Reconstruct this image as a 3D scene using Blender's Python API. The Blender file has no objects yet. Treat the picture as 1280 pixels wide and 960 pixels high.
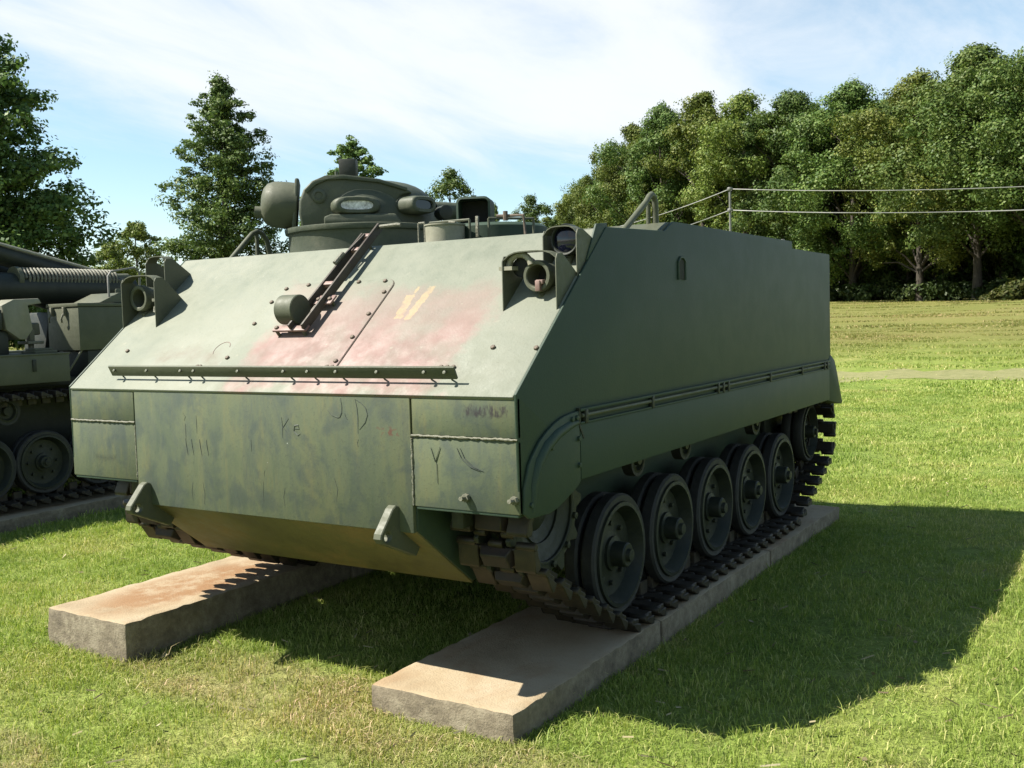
import bpy, bmesh, math, random
import numpy as np
from mathutils import Vector, Matrix, noise as mnoise

scene = bpy.context.scene
COL = scene.collection
rnd = random.Random(11)

# ------------------------------------------------------------------ camera, world, sun, exposure
cam_d = bpy.data.cameras.new('camera')
cam = bpy.data.objects.new('camera', cam_d); COL.objects.link(cam)
cam_d.sensor_width = 36.0; cam_d.lens = 1266.88 / 1280 * 36.0
cam_d.clip_start = 0.05; cam_d.clip_end = 4000
YAW, PITCH, ROLL = 0.5554, -0.0658, -0.0281
EYE = Vector((4.6635, -3.2103, 1.5458))
_f = Vector((-math.sin(YAW)*math.cos(PITCH), math.cos(YAW)*math.cos(PITCH), math.sin(PITCH)))
_r = Vector((math.cos(YAW), math.sin(YAW), 0)); _u = _r.cross(_f)
_r2 = _r*math.cos(ROLL) + _u*math.sin(ROLL); _u2 = _u*math.cos(ROLL) - _r*math.sin(ROLL)
cam.matrix_world = Matrix(((_r2.x, _u2.x, -_f.x, EYE.x), (_r2.y, _u2.y, -_f.y, EYE.y), (_r2.z, _u2.z, -_f.z, EYE.z), (0, 0, 0, 1)))
scene.camera = cam

SUN_TRAVEL = Vector((0.65, 0.52, -1.0)).normalized()
SUN_EL = math.asin(-SUN_TRAVEL.z); SUN_AZ = math.atan2(-SUN_TRAVEL.x, -SUN_TRAVEL.y)
sun_d = bpy.data.lights.new('sun', 'SUN'); sun_d.energy = 5.0; sun_d.angle = math.radians(0.5); sun_d.color = (1.0, 0.94, 0.83)
sun = bpy.data.objects.new('sun', sun_d); COL.objects.link(sun)
sun.rotation_euler = SUN_TRAVEL.to_track_quat('-Z', 'Y').to_euler(); sun.location = (-30, -30, 60)

world = bpy.data.worlds.new('World'); scene.world = world; world.use_nodes = True
_wt = world.node_tree; _wt.nodes.clear()

scene.view_settings.view_transform = 'Standard'; scene.view_settings.look = 'None'
scene.view_settings.exposure = 1.5; scene.view_settings.gamma = 1.0
scene.cycles.max_bounces = 5; scene.cycles.diffuse_bounces = 3; scene.cycles.glossy_bounces = 2
scene.cycles.transmission_bounces = 3; scene.cycles.transparent_max_bounces = 4
scene.cycles.use_denoising = True

# ------------------------------------------------------------------ node helpers
class NT:
    def __init__(s, tree): s.t = tree; s.N = tree.nodes; s.L = tree.links
    def n(s, typ, **kw):
        nd = s.N.new(typ)
        for k, v in kw.items(): setattr(nd, k, v)
        return nd
    def put(s, sock, v):
        if hasattr(v, 'is_linked') or hasattr(v, 'links'): s.L.new(v, sock)
        else:
            if isinstance(v, (tuple, list)) and len(v) == 3 and sock.type == 'RGBA': v = (*v, 1)
            sock.default_value = v
    def noise(s, vec, scale=5, detail=4, rough=0.55, dist=0.0):
        nd = s.n('ShaderNodeTexNoise')
        if vec is not None: s.L.new(vec, nd.inputs['Vector'])
        nd.inputs['Scale'].default_value = scale; nd.inputs['Detail'].default_value = detail
        nd.inputs['Roughness'].default_value = rough; nd.inputs['Distortion'].default_value = dist
        return nd.outputs['Fac']
    def ramp(s, fac, stops, interp='LINEAR'):
        nd = s.n('ShaderNodeValToRGB'); cr = nd.color_ramp; cr.interpolation = interp
        while len(cr.elements) < len(stops): cr.elements.new(0.5)
        for e, (p, c) in zip(cr.elements, stops):
            e.position = p; e.color = (*c, 1) if isinstance(c, (tuple, list)) else (c, c, c, 1)
        s.put(nd.inputs[0], fac); return nd.outputs['Color']
    def mix(s, fac, a, b, mode='MIX'):
        nd = s.n('ShaderNodeMix', data_type='RGBA', blend_type=mode)
        s.put(nd.inputs[0], fac); s.put(nd.inputs[6], a); s.put(nd.inputs[7], b); return nd.outputs[2]
    def math(s, op, a, b=None, c=None, clamp=False):
        nd = s.n('ShaderNodeMath', operation=op, use_clamp=clamp)
        s.put(nd.inputs[0], a)
        if b is not None: s.put(nd.inputs[1], b)
        if c is not None: s.put(nd.inputs[2], c)
        return nd.outputs[0]
    def mapr(s, v, a, b, c=0.0, d=1.0, smooth=True):
        nd = s.n('ShaderNodeMapRange', interpolation_type='SMOOTHSTEP' if smooth else 'LINEAR')
        s.put(nd.inputs[0], v); nd.inputs[1].default_value = a; nd.inputs[2].default_value = b
        nd.inputs[3].default_value = c; nd.inputs[4].default_value = d; return nd.outputs[0]
    def mapping(s, vec, loc=(0, 0, 0), rot=(0, 0, 0), scale=(1, 1, 1)):
        nd = s.n('ShaderNodeMapping'); s.L.new(vec, nd.inputs[0])
        nd.inputs[1].default_value = loc; nd.inputs[2].default_value = rot; nd.inputs[3].default_value = scale
        return nd.outputs[0]
    def obj(s): return s.n('ShaderNodeTexCoord').outputs['Object']
    def pos(s): return s.n('ShaderNodeNewGeometry').outputs['Position']
    def sep(s, v):
        nd = s.n('ShaderNodeSeparateXYZ'); s.L.new(v, nd.inputs[0]); return nd.outputs
    def bump(s, h, strength=0.3, dist=0.01):
        nd = s.n('ShaderNodeBump'); s.L.new(h, nd.inputs['Height'])
        nd.inputs['Strength'].default_value = strength; nd.inputs['Distance'].default_value = dist
        return nd.outputs[0]

def new_mat(name):
    m = bpy.data.materials.new(name); m.use_nodes = True
    nt = NT(m.node_tree); b = next(n for n in nt.N if n.type == 'BSDF_PRINCIPLED')
    return m, nt, b

# ------------------------------------------------------------------ sky
def build_sky():
    nt = NT(_wt)
    sky = nt.n('ShaderNodeTexSky', sky_type='NISHITA'); sky.sun_disc = False
    sky.sun_elevation = SUN_EL; sky.sun_rotation = SUN_AZ
    sky.air_density = 1.0; sky.dust_density = 0.2; sky.ozone_density = 1.6
    d = nt.n('ShaderNodeTexCoord').outputs['Generated']
    x, y, z = nt.sep(d)
    zz = nt.math('ADD', nt.math('MAXIMUM', z, 0.0), 0.12)
    cv = nt.n('ShaderNodeCombineXYZ')
    nt.L.new(nt.math('DIVIDE', x, zz), cv.inputs[0]); nt.L.new(nt.math('DIVIDE', y, zz), cv.inputs[1])
    v = nt.mapping(cv.outputs[0], rot=(0, 0, 0.35), scale=(0.9, 0.33, 1), loc=(0.3, 0.15, 0))
    n1 = nt.noise(v, 0.7, 3, 0.5, 0.2)
    n2 = nt.noise(v, 2.6, 8, 0.62, 0.4)
    s_ = nt.math('ADD', nt.math('MULTIPLY', n1, 0.62), nt.math('MULTIPLY', n2, 0.38))
    low = nt.mapr(z, 0.09, 0.20, -0.14, 0.07)
    high = nt.mapr(z, 0.30, 0.55, 0.0, -0.13)
    cl = nt.mapr(nt.math('ADD', nt.math('ADD', s_, low), high), 0.42, 0.69)
    bg = nt.n('ShaderNodeBackground'); out = nt.n('ShaderNodeOutputWorld')
    hs = nt.n('ShaderNodeHueSaturation'); hs.inputs['Hue'].default_value = 0.485; hs.inputs['Saturation'].default_value = 0.98; hs.inputs['Value'].default_value = 1.15
    nt.L.new(sky.outputs[0], hs.inputs['Color'])
    col = nt.mix(nt.math('MULTIPLY', cl, 0.9), hs.outputs[0], (6.5, 6.7, 6.9))
    nt.L.new(col, bg.inputs[0]); bg.inputs[1].default_value = 0.056
    nt.L.new(bg.outputs[0], out.inputs[0])
build_sky()

# ------------------------------------------------------------------ mesh helpers
class MB:
    """collects geometry of one mesh"""
    def __init__(s): s.v = []; s.f = []; s.m = []
    def add(s, verts, faces, mi=0):
        o = len(s.v); s.v += [tuple(v) for v in verts]
        s.f += [tuple(i+o for i in f) for f in faces]; s.m += [mi]*len(faces); return s
    def box(s, x0, x1, y0, y1, z0, z1, mi=0, taper=None):
        v = [(x0, y0, z0), (x1, y0, z0), (x1, y1, z0), (x0, y1, z0), (x0, y0, z1), (x1, y0, z1), (x1, y1, z1), (x0, y1, z1)]
        if taper:
            tx, ty = taper; cx, cy = (x0+x1)/2, (y0+y1)/2
            v = v[:4] + [(cx+(a-cx)*tx, cy+(b-cy)*ty, c) for a, b, c in v[4:]]
        return s.add(v, [(0, 3, 2, 1), (4, 5, 6, 7), (0, 1, 5, 4), (1, 2, 6, 5), (2, 3, 7, 6), (3, 0, 4, 7)], mi)
    def obox(s, c, ax, ay, az, mi=0):
        """oriented box, half-axes as vectors"""
        c, ax, ay, az = map(Vector, (c, ax, ay, az)); v = []
        for k in (-1, 1):
            for i, j in ((-1, -1), (1, -1), (1, 1), (-1, 1)): v.append(c + ax*i + ay*j + az*k)
        return s.add(v, [(0, 3, 2, 1), (4, 5, 6, 7), (0, 1, 5, 4), (1, 2, 6, 5), (2, 3, 7, 6), (3, 0, 4, 7)], mi)
    def prism(s, poly, ext, mi=0):
        """closed polygon of 3D points extruded by the vector ext"""
        n = len(poly); a = [Vector(p) for p in poly]; e = Vector(ext); b = [p+e for p in a]
        f = [tuple(range(n))[::-1], tuple(range(n, 2*n))] + [(i, (i+1) % n, (i+1) % n+n, i+n) for i in range(n)]
        return s.add(a+b, f, mi)
    def tube(s, path, r, seg=8, mi=0, cap=True):
        P = [Vector(p) for p in path]; n = len(P); rr = r if isinstance(r, (list, tuple)) else [r]*n
        vs = []; up = None
        for i, p in enumerate(P):
            t = (P[min(i+1, n-1)] - P[max(i-1, 0)]).normalized()
            if up is None: up = t.orthogonal().normalized()
            up = (up - t*up.dot(t)).normalized(); w = t.cross(up)
            for k in range(seg):
                a = 2*math.pi*k/seg; vs.append(p + (up*math.cos(a) + w*math.sin(a))*rr[i])
        fs = [(i*seg+k, i*seg+(k+1) % seg, (i+1)*seg+(k+1) % seg, (i+1)*seg+k) for i in range(n-1) for k in range(seg)]
        if cap: fs += [tuple(range(seg))[::-1], tuple(range((n-1)*seg, n*seg))]
        return s.add(vs, fs, mi)
    def lathe(s, prof, c=(0, 0, 0), axis=(1, 0, 0), seg=32, mi=0):
        """prof: (a, r) along axis; r = 0 closes"""
        c = Vector(c); A = Vector(axis).normalized(); U = A.orthogonal().normalized(); W = A.cross(U)
        rows = []; vs = []; fs = []
        for a, r in prof:
            if r < 1e-6: rows.append([len(vs)]); vs.append(c + A*a)
            else:
                rows.append(list(range(len(vs), len(vs)+seg)))
                for k in range(seg):
                    t = 2*math.pi*k/seg; vs.append(c + A*a + (U*math.cos(t)+W*math.sin(t))*r)
        for R0, R1 in zip(rows, rows[1:]):
            for k in range(seg):
                k2 = (k+1) % seg
                if len(R0) == 1 and len(R1) == 1: continue
                if len(R0) == 1: fs.append((R0[0], R1[k2], R1[k]))
                elif len(R1) == 1: fs.append((R0[k], R0[k2], R1[0]))
                else: fs.append((R0[k], R0[k2], R1[k2], R1[k]))
        return s.add(vs, fs, mi)
    def mesh(s, name, mats, bevel=0.0, smooth=35, seg=2, fix=True):
        me = bpy.data.meshes.new(name); me.from_pydata(s.v, [], s.f)
        for m in (mats if isinstance(mats, (list, tuple)) else [mats]): me.materials.append(m)
        me.polygons.foreach_set('material_index', s.m); me.update()
        if fix or bevel:
            bm = bmesh.new(); bm.from_mesh(me)
            if fix: bmesh.ops.recalc_face_normals(bm, faces=bm.faces)
            if bevel:
                ed = [e for e in bm.edges if len(e.link_faces) == 2 and e.calc_face_angle(0) > math.radians(28)]
                bmesh.ops.bevel(bm, geom=ed, offset=bevel, segments=seg, profile=0.5, affect='EDGES', clamp_overlap=True)
            bm.to_mesh(me); bm.free()
        if smooth:
            me.polygons.foreach_set('use_smooth', [True]*len(me.polygons))
            me.set_sharp_from_angle(angle=math.radians(smooth))
        me.update(); return me

def link(name, data, parent=None, loc=(0, 0, 0), rot=None):
    o = bpy.data.objects.new(name, data); COL.objects.link(o); o.location = loc
    if rot: o.rotation_euler = rot
    if parent: o.parent = parent
    return o
def tag(o, label, cat, group=None, kind=None):
    if label: o['label'] = label
    if cat: o['category'] = cat
    if group: o['group'] = group
    if kind: o['kind'] = kind
    return o
def thing(name, loc, label, cat, group=None, rz=0.0):
    o = link(name, None, None, loc, (0, 0, rz)); o.empty_display_size = 0.3
    return tag(o, label, cat, group)
def struct(o): o['kind'] = 'structure'; return o

# ------------------------------------------------------------------ terrain
def ground_z(x, y):
    x = np.asarray(x, float); y = np.asarray(y, float)
    base = np.interp(x, [-9, -4.6, -2.2, -0.3, 2.6, 5.5], [-0.43, -0.345, -0.215, -0.105, -0.13, -0.045])
    r = np.hypot(x-EYE.x, y-EYE.y)
    rise = np.where(r < 95, 0.0366*np.clip(r-24, 0, None), 0.0366*71 + 0.0125*(r-95))
    soft = np.clip((r-20)/8, 0, 1)
    und = 0.012*np.sin(x*1.7+0.3*y) * np.sin(y*1.3-0.5) + 0.25*soft*np.sin(x*0.045+1)*np.sin(y*0.04)*np.clip((r-30)/60, 0, 1)
    return base + rise*soft**0.5 + und
def gz(x, y): return float(ground_z(x, y))

# ------------------------------------------------------------------ materials
def grass_colour(nt, P):
    """colour of the turf by place: green to yellow green with dry straw patches"""
    x, y, z = nt.sep(P)
    cv = nt.n('ShaderNodeCombineXYZ'); nt.L.new(x, cv.inputs[0]); nt.L.new(y, cv.inputs[1]); p2 = cv.outputs[0]
    n1 = nt.noise(p2, 0.9, 5, 0.6); n2 = nt.noise(p2, 3.2, 4, 0.6); n3 = nt.noise(p2, 0.11, 4, 0.6)
    base = nt.ramp(n1, [(0.30, (0.1342, 0.1969, 0.0381)), (0.52, (0.1981, 0.2541, 0.0556)), (0.72, (0.2747, 0.2858, 0.0903))])
    # worn straw-coloured turf where the ground is dry: in front of the slabs and along the path
    def spot(cx, cy, rx, ry):
        a = nt.math('POWER', nt.math('DIVIDE', nt.math('SUBTRACT', x, cx), rx), 2.0)
        b = nt.math('POWER', nt.math('DIVIDE', nt.math('SUBTRACT', y, cy), ry), 2.0)
        return nt.mapr(nt.math('ADD', a, b), 0.15, 1.0, 1.0, 0.0)
    dry = spot(1.25, 0.05, 1.25, 0.42)
    for s in ((2.55, -0.22, 0.9, 0.35), (0.75, -1.0, 0.5, 0.25), (6.2, 9.4, 3.0, 0.8), (8.0, 6.6, 1.5, 0.5), (-0.2, -0.9, 0.5, 0.3)):
        dry = nt.math('MAXIMUM', dry, spot(*s))
    dry = nt.math('MULTIPLY', dry, nt.mapr(nt.math('ADD', nt.math('MULTIPLY', n2, 0.6), nt.math('MULTIPLY', n1, 0.4)), 0.36, 0.58, 0.25, 1.0))
    speck = nt.mapr(n2, 0.60, 0.75, 0.0, 0.55)
    dry = nt.math('MAXIMUM', dry, speck)
    col = nt.mix(nt.math('MULTIPLY', dry, 0.68), base, (0.3036, 0.2508, 0.1254))
    # far field: yellower, with wide brownish bands across the slope
    r = nt.n('ShaderNodeVectorMath', operation='DISTANCE'); nt.L.new(P, r.inputs[0]); r.inputs[1].default_value = EYE
    far = nt.mapr(r.outputs['Value'], 24, 42)
    fp = nt.mapping(P, rot=(0, 0, -0.3), scale=(0.03, 0.12, 1))
    fb = nt.noise(fp, 1.6, 5, 0.65)
    fcol = nt.ramp(fb, [(0.32, (0.1489, 0.1589, 0.0479)), (0.50, (0.1785, 0.1761, 0.0553)), (0.62, (0.1932, 0.1711, 0.0651)), (0.74, (0.1858, 0.1565, 0.0676))])
    fcol = nt.mix(nt.mapr(n3, 0.4, 0.65, 0, 0.5), fcol, (0.1320, 0.1485, 0.0363))
    return nt.mix(far, col, fcol)

def make_ground_mat():
    m, nt, b = new_mat('ground_turf')
    P = nt.pos(); col = grass_colour(nt, P)
    fine = nt.noise(P, 38, 5, 0.7); mid = nt.noise(P, 9, 4, 0.65)
    col = nt.mix(1.0, col, nt.ramp(fine, [(0.3, 0.55), (0.55, 1.0), (0.75, 1.4)]), 'MULTIPLY')
    col = nt.mix(1.0, col, nt.ramp(mid, [(0.3, 0.75), (0.7, 1.2)]), 'MULTIPLY')
    nt.L.new(col, b.inputs['Base Color']); b.inputs['Roughness'].default_value = 0.95
    b.inputs['Specular IOR Level'].default_value = 0.1
    nt.L.new(nt.bump(nt.math('ADD', fine, mid), 0.9, 0.05), b.inputs['Normal'])
    return m
def make_blade_mat():
    m, nt, b = new_mat('grass_blade')
    P = nt.pos(); col = grass_colour(nt, P)
    geo = nt.n('ShaderNodeNewGeometry'); oi = nt.n('ShaderNodeObjectInfo')
    rr = nt.math('FRACT', nt.math('ADD', geo.outputs['Random Per Island'], nt.math('MULTIPLY', oi.outputs['Random'], 7.3)))
    v = nt.ramp(rr, [(0.0, (0.75, 0.85, 0.7)), (0.5, (1.15, 1.15, 1.0)), (0.80, (1.45, 1.38, 1.45)), (0.86, (2.0, 1.6, 2.6)), (1.0, (2.5, 1.9, 3.4))])
    col = nt.mix(1.0, col, v, 'MULTIPLY')
    nt.L.new(col, b.inputs['Base Color']); b.inputs['Roughness'].default_value = 0.55
    b.inputs['Specular IOR Level'].default_value = 0.25
    tr = nt.n('ShaderNodeBsdfTranslucent'); nt.L.new(nt.mix(1.0, col, (1.0, 1.1, 0.5), 'MULTIPLY'), tr.inputs[0])
    mx = nt.n('ShaderNodeMixShader'); mx.inputs[0].default_value = 0.35
    nt.L.new(b.outputs[0], mx.inputs[1]); nt.L.new(tr.outputs[0], mx.inputs[2])
    out = next(n for n in nt.N if n.type == 'OUTPUT_MATERIAL'); nt.L.new(mx.outputs[0], out.inputs[0])
    return m

def leaf_mat(name, dark, mid, light, trans=0.3):
    m, nt, b = new_mat(name)
    geo = nt.n('ShaderNodeNewGeometry'); oi = nt.n('ShaderNodeObjectInfo')
    n = nt.noise(nt.obj(), 0.35, 3, 0.6)
    f = nt.math('ADD', nt.math('MULTIPLY', geo.outputs['Random Per Island'], 0.5), nt.math('MULTIPLY', n, 0.5))
    col = nt.ramp(f, [(0.25, dark), (0.5, mid), (0.75, light)])
    hs = nt.n('ShaderNodeHueSaturation'); nt.L.new(col, hs.inputs['Color'])
    nt.L.new(nt.mapr(oi.outputs['Random'], 0, 1, 0.486, 0.503, False), hs.inputs['Hue'])
    nt.L.new(nt.mapr(nt.math('FRACT', nt.math('MULTIPLY', oi.outputs['Random'], 5.7)), 0, 1, 0.75, 1.2, False), hs.inputs['Value'])
    nt.L.new(hs.outputs[0], b.inputs['Base Color']); b.inputs['Roughness'].default_value = 0.5
    b.inputs['Specular IOR Level'].default_value = 0.15
    tr = nt.n('ShaderNodeBsdfTranslucent'); nt.L.new(nt.mix(1.0, hs.outputs[0], (1.05, 1.15, 0.7), 'MULTIPLY'), tr.inputs[0])
    mx = nt.n('ShaderNodeMixShader'); mx.inputs[0].default_value = trans
    nt.L.new(b.outputs[0], mx.inputs[1]); nt.L.new(tr.outputs[0], mx.inputs[2])
    out = next(n for n in nt.N if n.type == 'OUTPUT_MATERIAL'); nt.L.new(mx.outputs[0], out.inputs[0])
    return m
def bark_mat():
    m, nt, b = new_mat('bark')
    v = nt.mapping(nt.obj(), scale=(6, 6, 1.2)); n = nt.noise(v, 2.0, 5, 0.65)
    nt.L.new(nt.ramp(n, [(0.3, (0.0143, 0.0115, 0.0082)), (0.7, (0.0532, 0.0430, 0.0307))]), b.inputs['Base Color'])
    b.inputs['Roughness'].default_value = 0.9; nt.L.new(nt.bump(n, 0.6, 0.03), b.inputs['Normal']); return m

def paint_mat(name, a, bcol, c, rough=0.5, scale=2.5, streak=False, bump=0.15, dirt=0.35, rv=0.2):
    """old matt army paint: three tones, fine speckle, dust"""
    m, nt, b = new_mat(name); o = nt.obj()
    v = nt.mapping(o, scale=(1.0, 1.0, 0.28)) if streak else o
    n1 = nt.noise(v, scale, 5, 0.6, 0.3); n2 = nt.noise(v, scale*6.5, 5, 0.65); n3 = nt.noise(o, 90, 3, 0.6)
    f = nt.math('ADD', nt.math('MULTIPLY', n1, 0.65), nt.math('MULTIPLY', n2, 0.35))
    col = nt.ramp(f, [(0.33, a), (0.5, bcol), (0.66, c)])
    col = nt.mix(nt.mapr(n3, 0.55, 0.75, 0, dirt), col, tuple(x*0.6 for x in a))
    nt.L.new(col, b.inputs['Base Color'])
    nt.L.new(nt.mapr(n2, 0.3, 0.7, rough+0.09-rv/2, rough+0.09+rv/2), b.inputs['Roughness'])
    b.inputs['Specular IOR Level'].default_value = 0.3
    h = nt.math('ADD', n3, nt.math('MULTIPLY', n2, 1.5))
    nt.L.new(nt.bump(h, bump, 0.004), b.inputs['Normal'])
    return m, nt, b, col, o

GROUND_M = make_ground_mat(); BLADE_M = make_blade_mat(); BARK_M = bark_mat()
HULL_M = paint_mat('shade_darkened_hull_paint', (0.0195, 0.0360, 0.0246), (0.0238, 0.0424, 0.0286), (0.0292, 0.0474, 0.0313), 0.50, 0.9, rv=0.05)[0]  # darker than the front paint: shade of the hull side put into the colour
TOP_M = paint_mat('olive_paint_fittings', (0.0552, 0.0614, 0.0401), (0.0675, 0.0737, 0.0491), (0.0798, 0.0839, 0.0573), 0.5, 5.0)[0]
DARK_M = paint_mat('olive_paint_running_gear', (0.0114, 0.0148, 0.0114), (0.0168, 0.0207, 0.0154), (0.0252, 0.0285, 0.0207), 0.45, 6.0)[0]

def front_mat():
    m, nt, b, col, o = paint_mat('faded_front_paint', (0.0549, 0.0710, 0.0473), (0.0736, 0.0885, 0.0509), (0.0980, 0.1028, 0.0495), 0.6, 3.4, True, 0.12, 0.45)
    o2 = nt.mapping(o, loc=(1.345, 2.25, 0))
    x, y, z = nt.sep(o2)
    sv = nt.mapping(o2, scale=(9, 1, 1.3)); st = nt.noise(sv, 1.6, 5, 0.7, 0.5)
    col = nt.mix(nt.mapr(st, 0.52, 0.70, 0, 0.42), col, (0.1089, 0.1023, 0.0462))
    sv2 = nt.mapping(o2, scale=(5, 1, 1.8), loc=(5, 0, 2)); st2 = nt.noise(sv2, 1.4, 5, 0.7, 0.6)
    col = nt.mix(nt.mapr(st2, 0.48, 0.66, 0, 0.42), col, (0.0330, 0.0462, 0.0475))
    bl = nt.noise(o2, 7.0, 5, 0.6, 0.4)
    col = nt.mix(nt.mapr(bl, 0.48, 0.66, 0, 0.55), col, (0.0330, 0.0462, 0.0449))
    def rect(cx, cz, hx, hz, soft=0.02):
        n = nt.math('MULTIPLY', nt.math('SUBTRACT', nt.noise(o2, 38, 3, 0.6), 0.5), 0.05)
        a = nt.math('ADD', nt.math('SUBTRACT', hx, nt.math('ABSOLUTE', nt.math('SUBTRACT', x, cx))), n)
        c = nt.math('ADD', nt.math('SUBTRACT', hz, nt.math('ABSOLUTE', nt.math('SUBTRACT', z, cz))), n)
        return nt.mapr(nt.math('MINIMUM', a, c), 0, soft)
    sten = nt.math('MULTIPLY', rect(2.545, 1.192, 0.105, 0.030), nt.mapr(nt.noise(nt.mapping(o2, scale=(1, 1, 0.35)), 60, 3, 0.6), 0.36, 0.60))
    col = nt.mix(nt.math('MULTIPLY', sten, 0.85), col, (0.0198, 0.0158, 0.0198))
    col = nt.mix(nt.math('MULTIPLY', rect(0.26, 0.90, 0.10, 0.030, 0.06), 0.7), col, (0.0145, 0.0178, 0.0172))
    chips = nt.mapr(nt.noise(o2, 22, 2, 0.4), 0.735, 0.75)
    col = nt.mix(nt.math('MULTIPLY', chips, rect(1.45, 1.0, 0.22, 0.10, 0.05)), col, (0.3630, 0.3828, 0.3630))
    ru = nt.math('MULTIPLY', nt.mapr(nt.noise(o2, 40, 3, 0.5), 0.5, 0.58), rect(2.075, 1.095, 0.06, 0.022, 0.02))
    col = nt.mix(nt.math('MULTIPLY', ru, 0.8), col, (0.0858, 0.0330, 0.0231))
    nt.L.new(col, b.inputs['Base Color']); return m
FRONT_M = front_mat()

TH = math.atan2(1.9231-1.2557, 0.7789)      # slope of the glacis
def glacis_mat():
    m, nt, b, col, o = paint_mat('faded_glacis_paint', (0.1132, 0.1269, 0.0954), (0.1434, 0.1539, 0.1200), (0.1660, 0.1730, 0.1385), 0.55, 2.2, False, 0.22, 0.25)
    o2 = nt.mapping(o, loc=(1.345, 2.25, 0)); x, y, z = nt.sep(o2)
    s = nt.math('DIVIDE', y, math.cos(TH))
    wob = nt.math('MULTIPLY', nt.math('SUBTRACT', nt.noise(o2, 4.5, 5, 0.65), 0.5), 0.42)
    wob2 = nt.math('MULTIPLY', nt.math('SUBTRACT', nt.noise(o2, 42, 4, 0.65), 0.5), 0.045)
    def region(x0, x1, s0, s1, soft, w):
        a = nt.math('MINIMUM', nt.math('SUBTRACT', x, x0), nt.math('SUBTRACT', x1, x))
        c = nt.math('MINIMUM', nt.math('SUBTRACT', s, s0), nt.math('SUBTRACT', s1, s))
        return nt.mapr(nt.math('ADD', nt.math('MINIMUM', a, c), w), 0, soft)
    pk = region(1.06, 2.40, -0.05, 0.74, 0.13, wob)
    tone = nt.noise(o2, 6, 4, 0.6)
    pink = nt.ramp(tone, [(0.3, (0.1431, 0.0941, 0.0809)), (0.55, (0.1908, 0.1130, 0.1025)), (0.75, (0.2168, 0.1553, 0.1403))])
    lowp = nt.mapr(s, 0.72, 0.25, 0.45, 1.0)
    pk = nt.math('MULTIPLY', pk, lowp)
    col = nt.mix(nt.math('MULTIPLY', pk, nt.mapr(nt.noise(o2, 3.2, 4, 0.6), 0.3, 0.55, 0.45, 0.9)), col, pink)
    gp = region(1.78, 2.16, 0.40, 0.60, 0.14, wob)                      # greener worn area round the chips
    # brownish grime at the lower left
    col = nt.mix(nt.math('MULTIPLY', region(0.35, 0.98, 0.13, 0.30, 0.2, wob), 0.6), col, (0.0924, 0.0561, 0.0363))
    # two long cream chips down to the primer undercoat
    def chip(cx, cs, hx, hs, rot):
        dx = nt.math('SUBTRACT', x, cx); ds = nt.math('SUBTRACT', s, cs)
        a = nt.math('ADD', nt.math('MULTIPLY', dx, math.cos(rot)), nt.math('MULTIPLY', ds, math.sin(rot)))
        c = nt.math('SUBTRACT', nt.math('MULTIPLY', ds, math.cos(rot)), nt.math('MULTIPLY', dx, math.sin(rot)))
        d = nt.math('MINIMUM', nt.math('SUBTRACT', hx, nt.math('ABSOLUTE', a)), nt.math('SUBTRACT', hs, nt.math('ABSOLUTE', c)))
        return nt.mapr(nt.math('ADD', d, wob2), 0, 0.006)
    ch = nt.math('MAXIMUM', chip(1.935, 0.565, 0.022, 0.115, -0.12), chip(1.862, 0.54, 0.026, 0.085, 0.12))
    ch = nt.math('MAXIMUM', ch, chip(1.868, 0.655, 0.010, 0.025, 0.0))
    col = nt.mix(nt.math('MULTIPLY', ch, nt.mapr(nt.noise(o2, 14, 4, 0.7), 0.35, 0.6, 0.25, 0.8)), col, (0.2640, 0.1980, 0.1122))
    # scattered pale flecks
    fl = nt.mapr(nt.noise(o2, 26, 3, 0.5), 0.70, 0.72)
    col = nt.mix(nt.math('MULTIPLY', fl, 0.4), col, (0.2112, 0.2046, 0.1584))
    nt.L.new(col, b.inputs['Base Color']); return m
GLACIS_M = glacis_mat()

def simple_mat(name, c0, c1, rough=0.6, scale=12, metal=0.0, bump=0.3, bd=0.004):
    m, nt, b = new_mat(name); n = nt.noise(nt.obj(), scale, 5, 0.65)
    nt.L.new(nt.ramp(n, [(0.3, c0), (0.7, c1)]), b.inputs['Base Color'])
    b.inputs['Roughness'].default_value = rough; b.inputs['Metallic'].default_value = metal
    nt.L.new(nt.bump(n, bump, bd), b.inputs['Normal']); return m
STEEL_M = simple_mat('track_steel', (0.0112, 0.0104, 0.0084), (0.0371, 0.0284, 0.0174), 0.55, 18, 0.35)
PADR_M = simple_mat('track_pad_rubber', (0.0095, 0.0070, 0.0063), (0.0269, 0.0158, 0.0127), 0.75, 22)
RUBBER_M = simple_mat('tyre_rubber', (0.0102, 0.0111, 0.0120), (0.0231, 0.0240, 0.0240), 0.7, 20)
LENS_M = simple_mat('dark_lens_glass', (0.0033, 0.0040, 0.0092), (0.0053, 0.0066, 0.0145), 0.08, 3, 0, 0.0)
HOLE_M = simple_mat('painted_hollow_shade', (0.0053, 0.0059, 0.0053), (0.0106, 0.0119, 0.0099), 0.8, 9)  # near-black stands in for the shade inside hollows
WHITE_M = simple_mat('cracked_vision_glass', (0.1980, 0.1980, 0.1914), (0.85, 0.85, 0.85), 0.35, 40)
RUSTBOLT_M = simple_mat('rusty_bolt', (0.0462, 0.0330, 0.0231), (0.1122, 0.0858, 0.0594), 0.7, 40)
PINKMET_M = simple_mat('primer_pink_metal', (0.1056, 0.0594, 0.0495), (0.2178, 0.1452, 0.1254), 0.6, 14)
SCRATCH_M = simple_mat('bare_dark_scratch', (0.036, 0.046, 0.044), (0.066, 0.076, 0.062), 0.6, 30)
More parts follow.
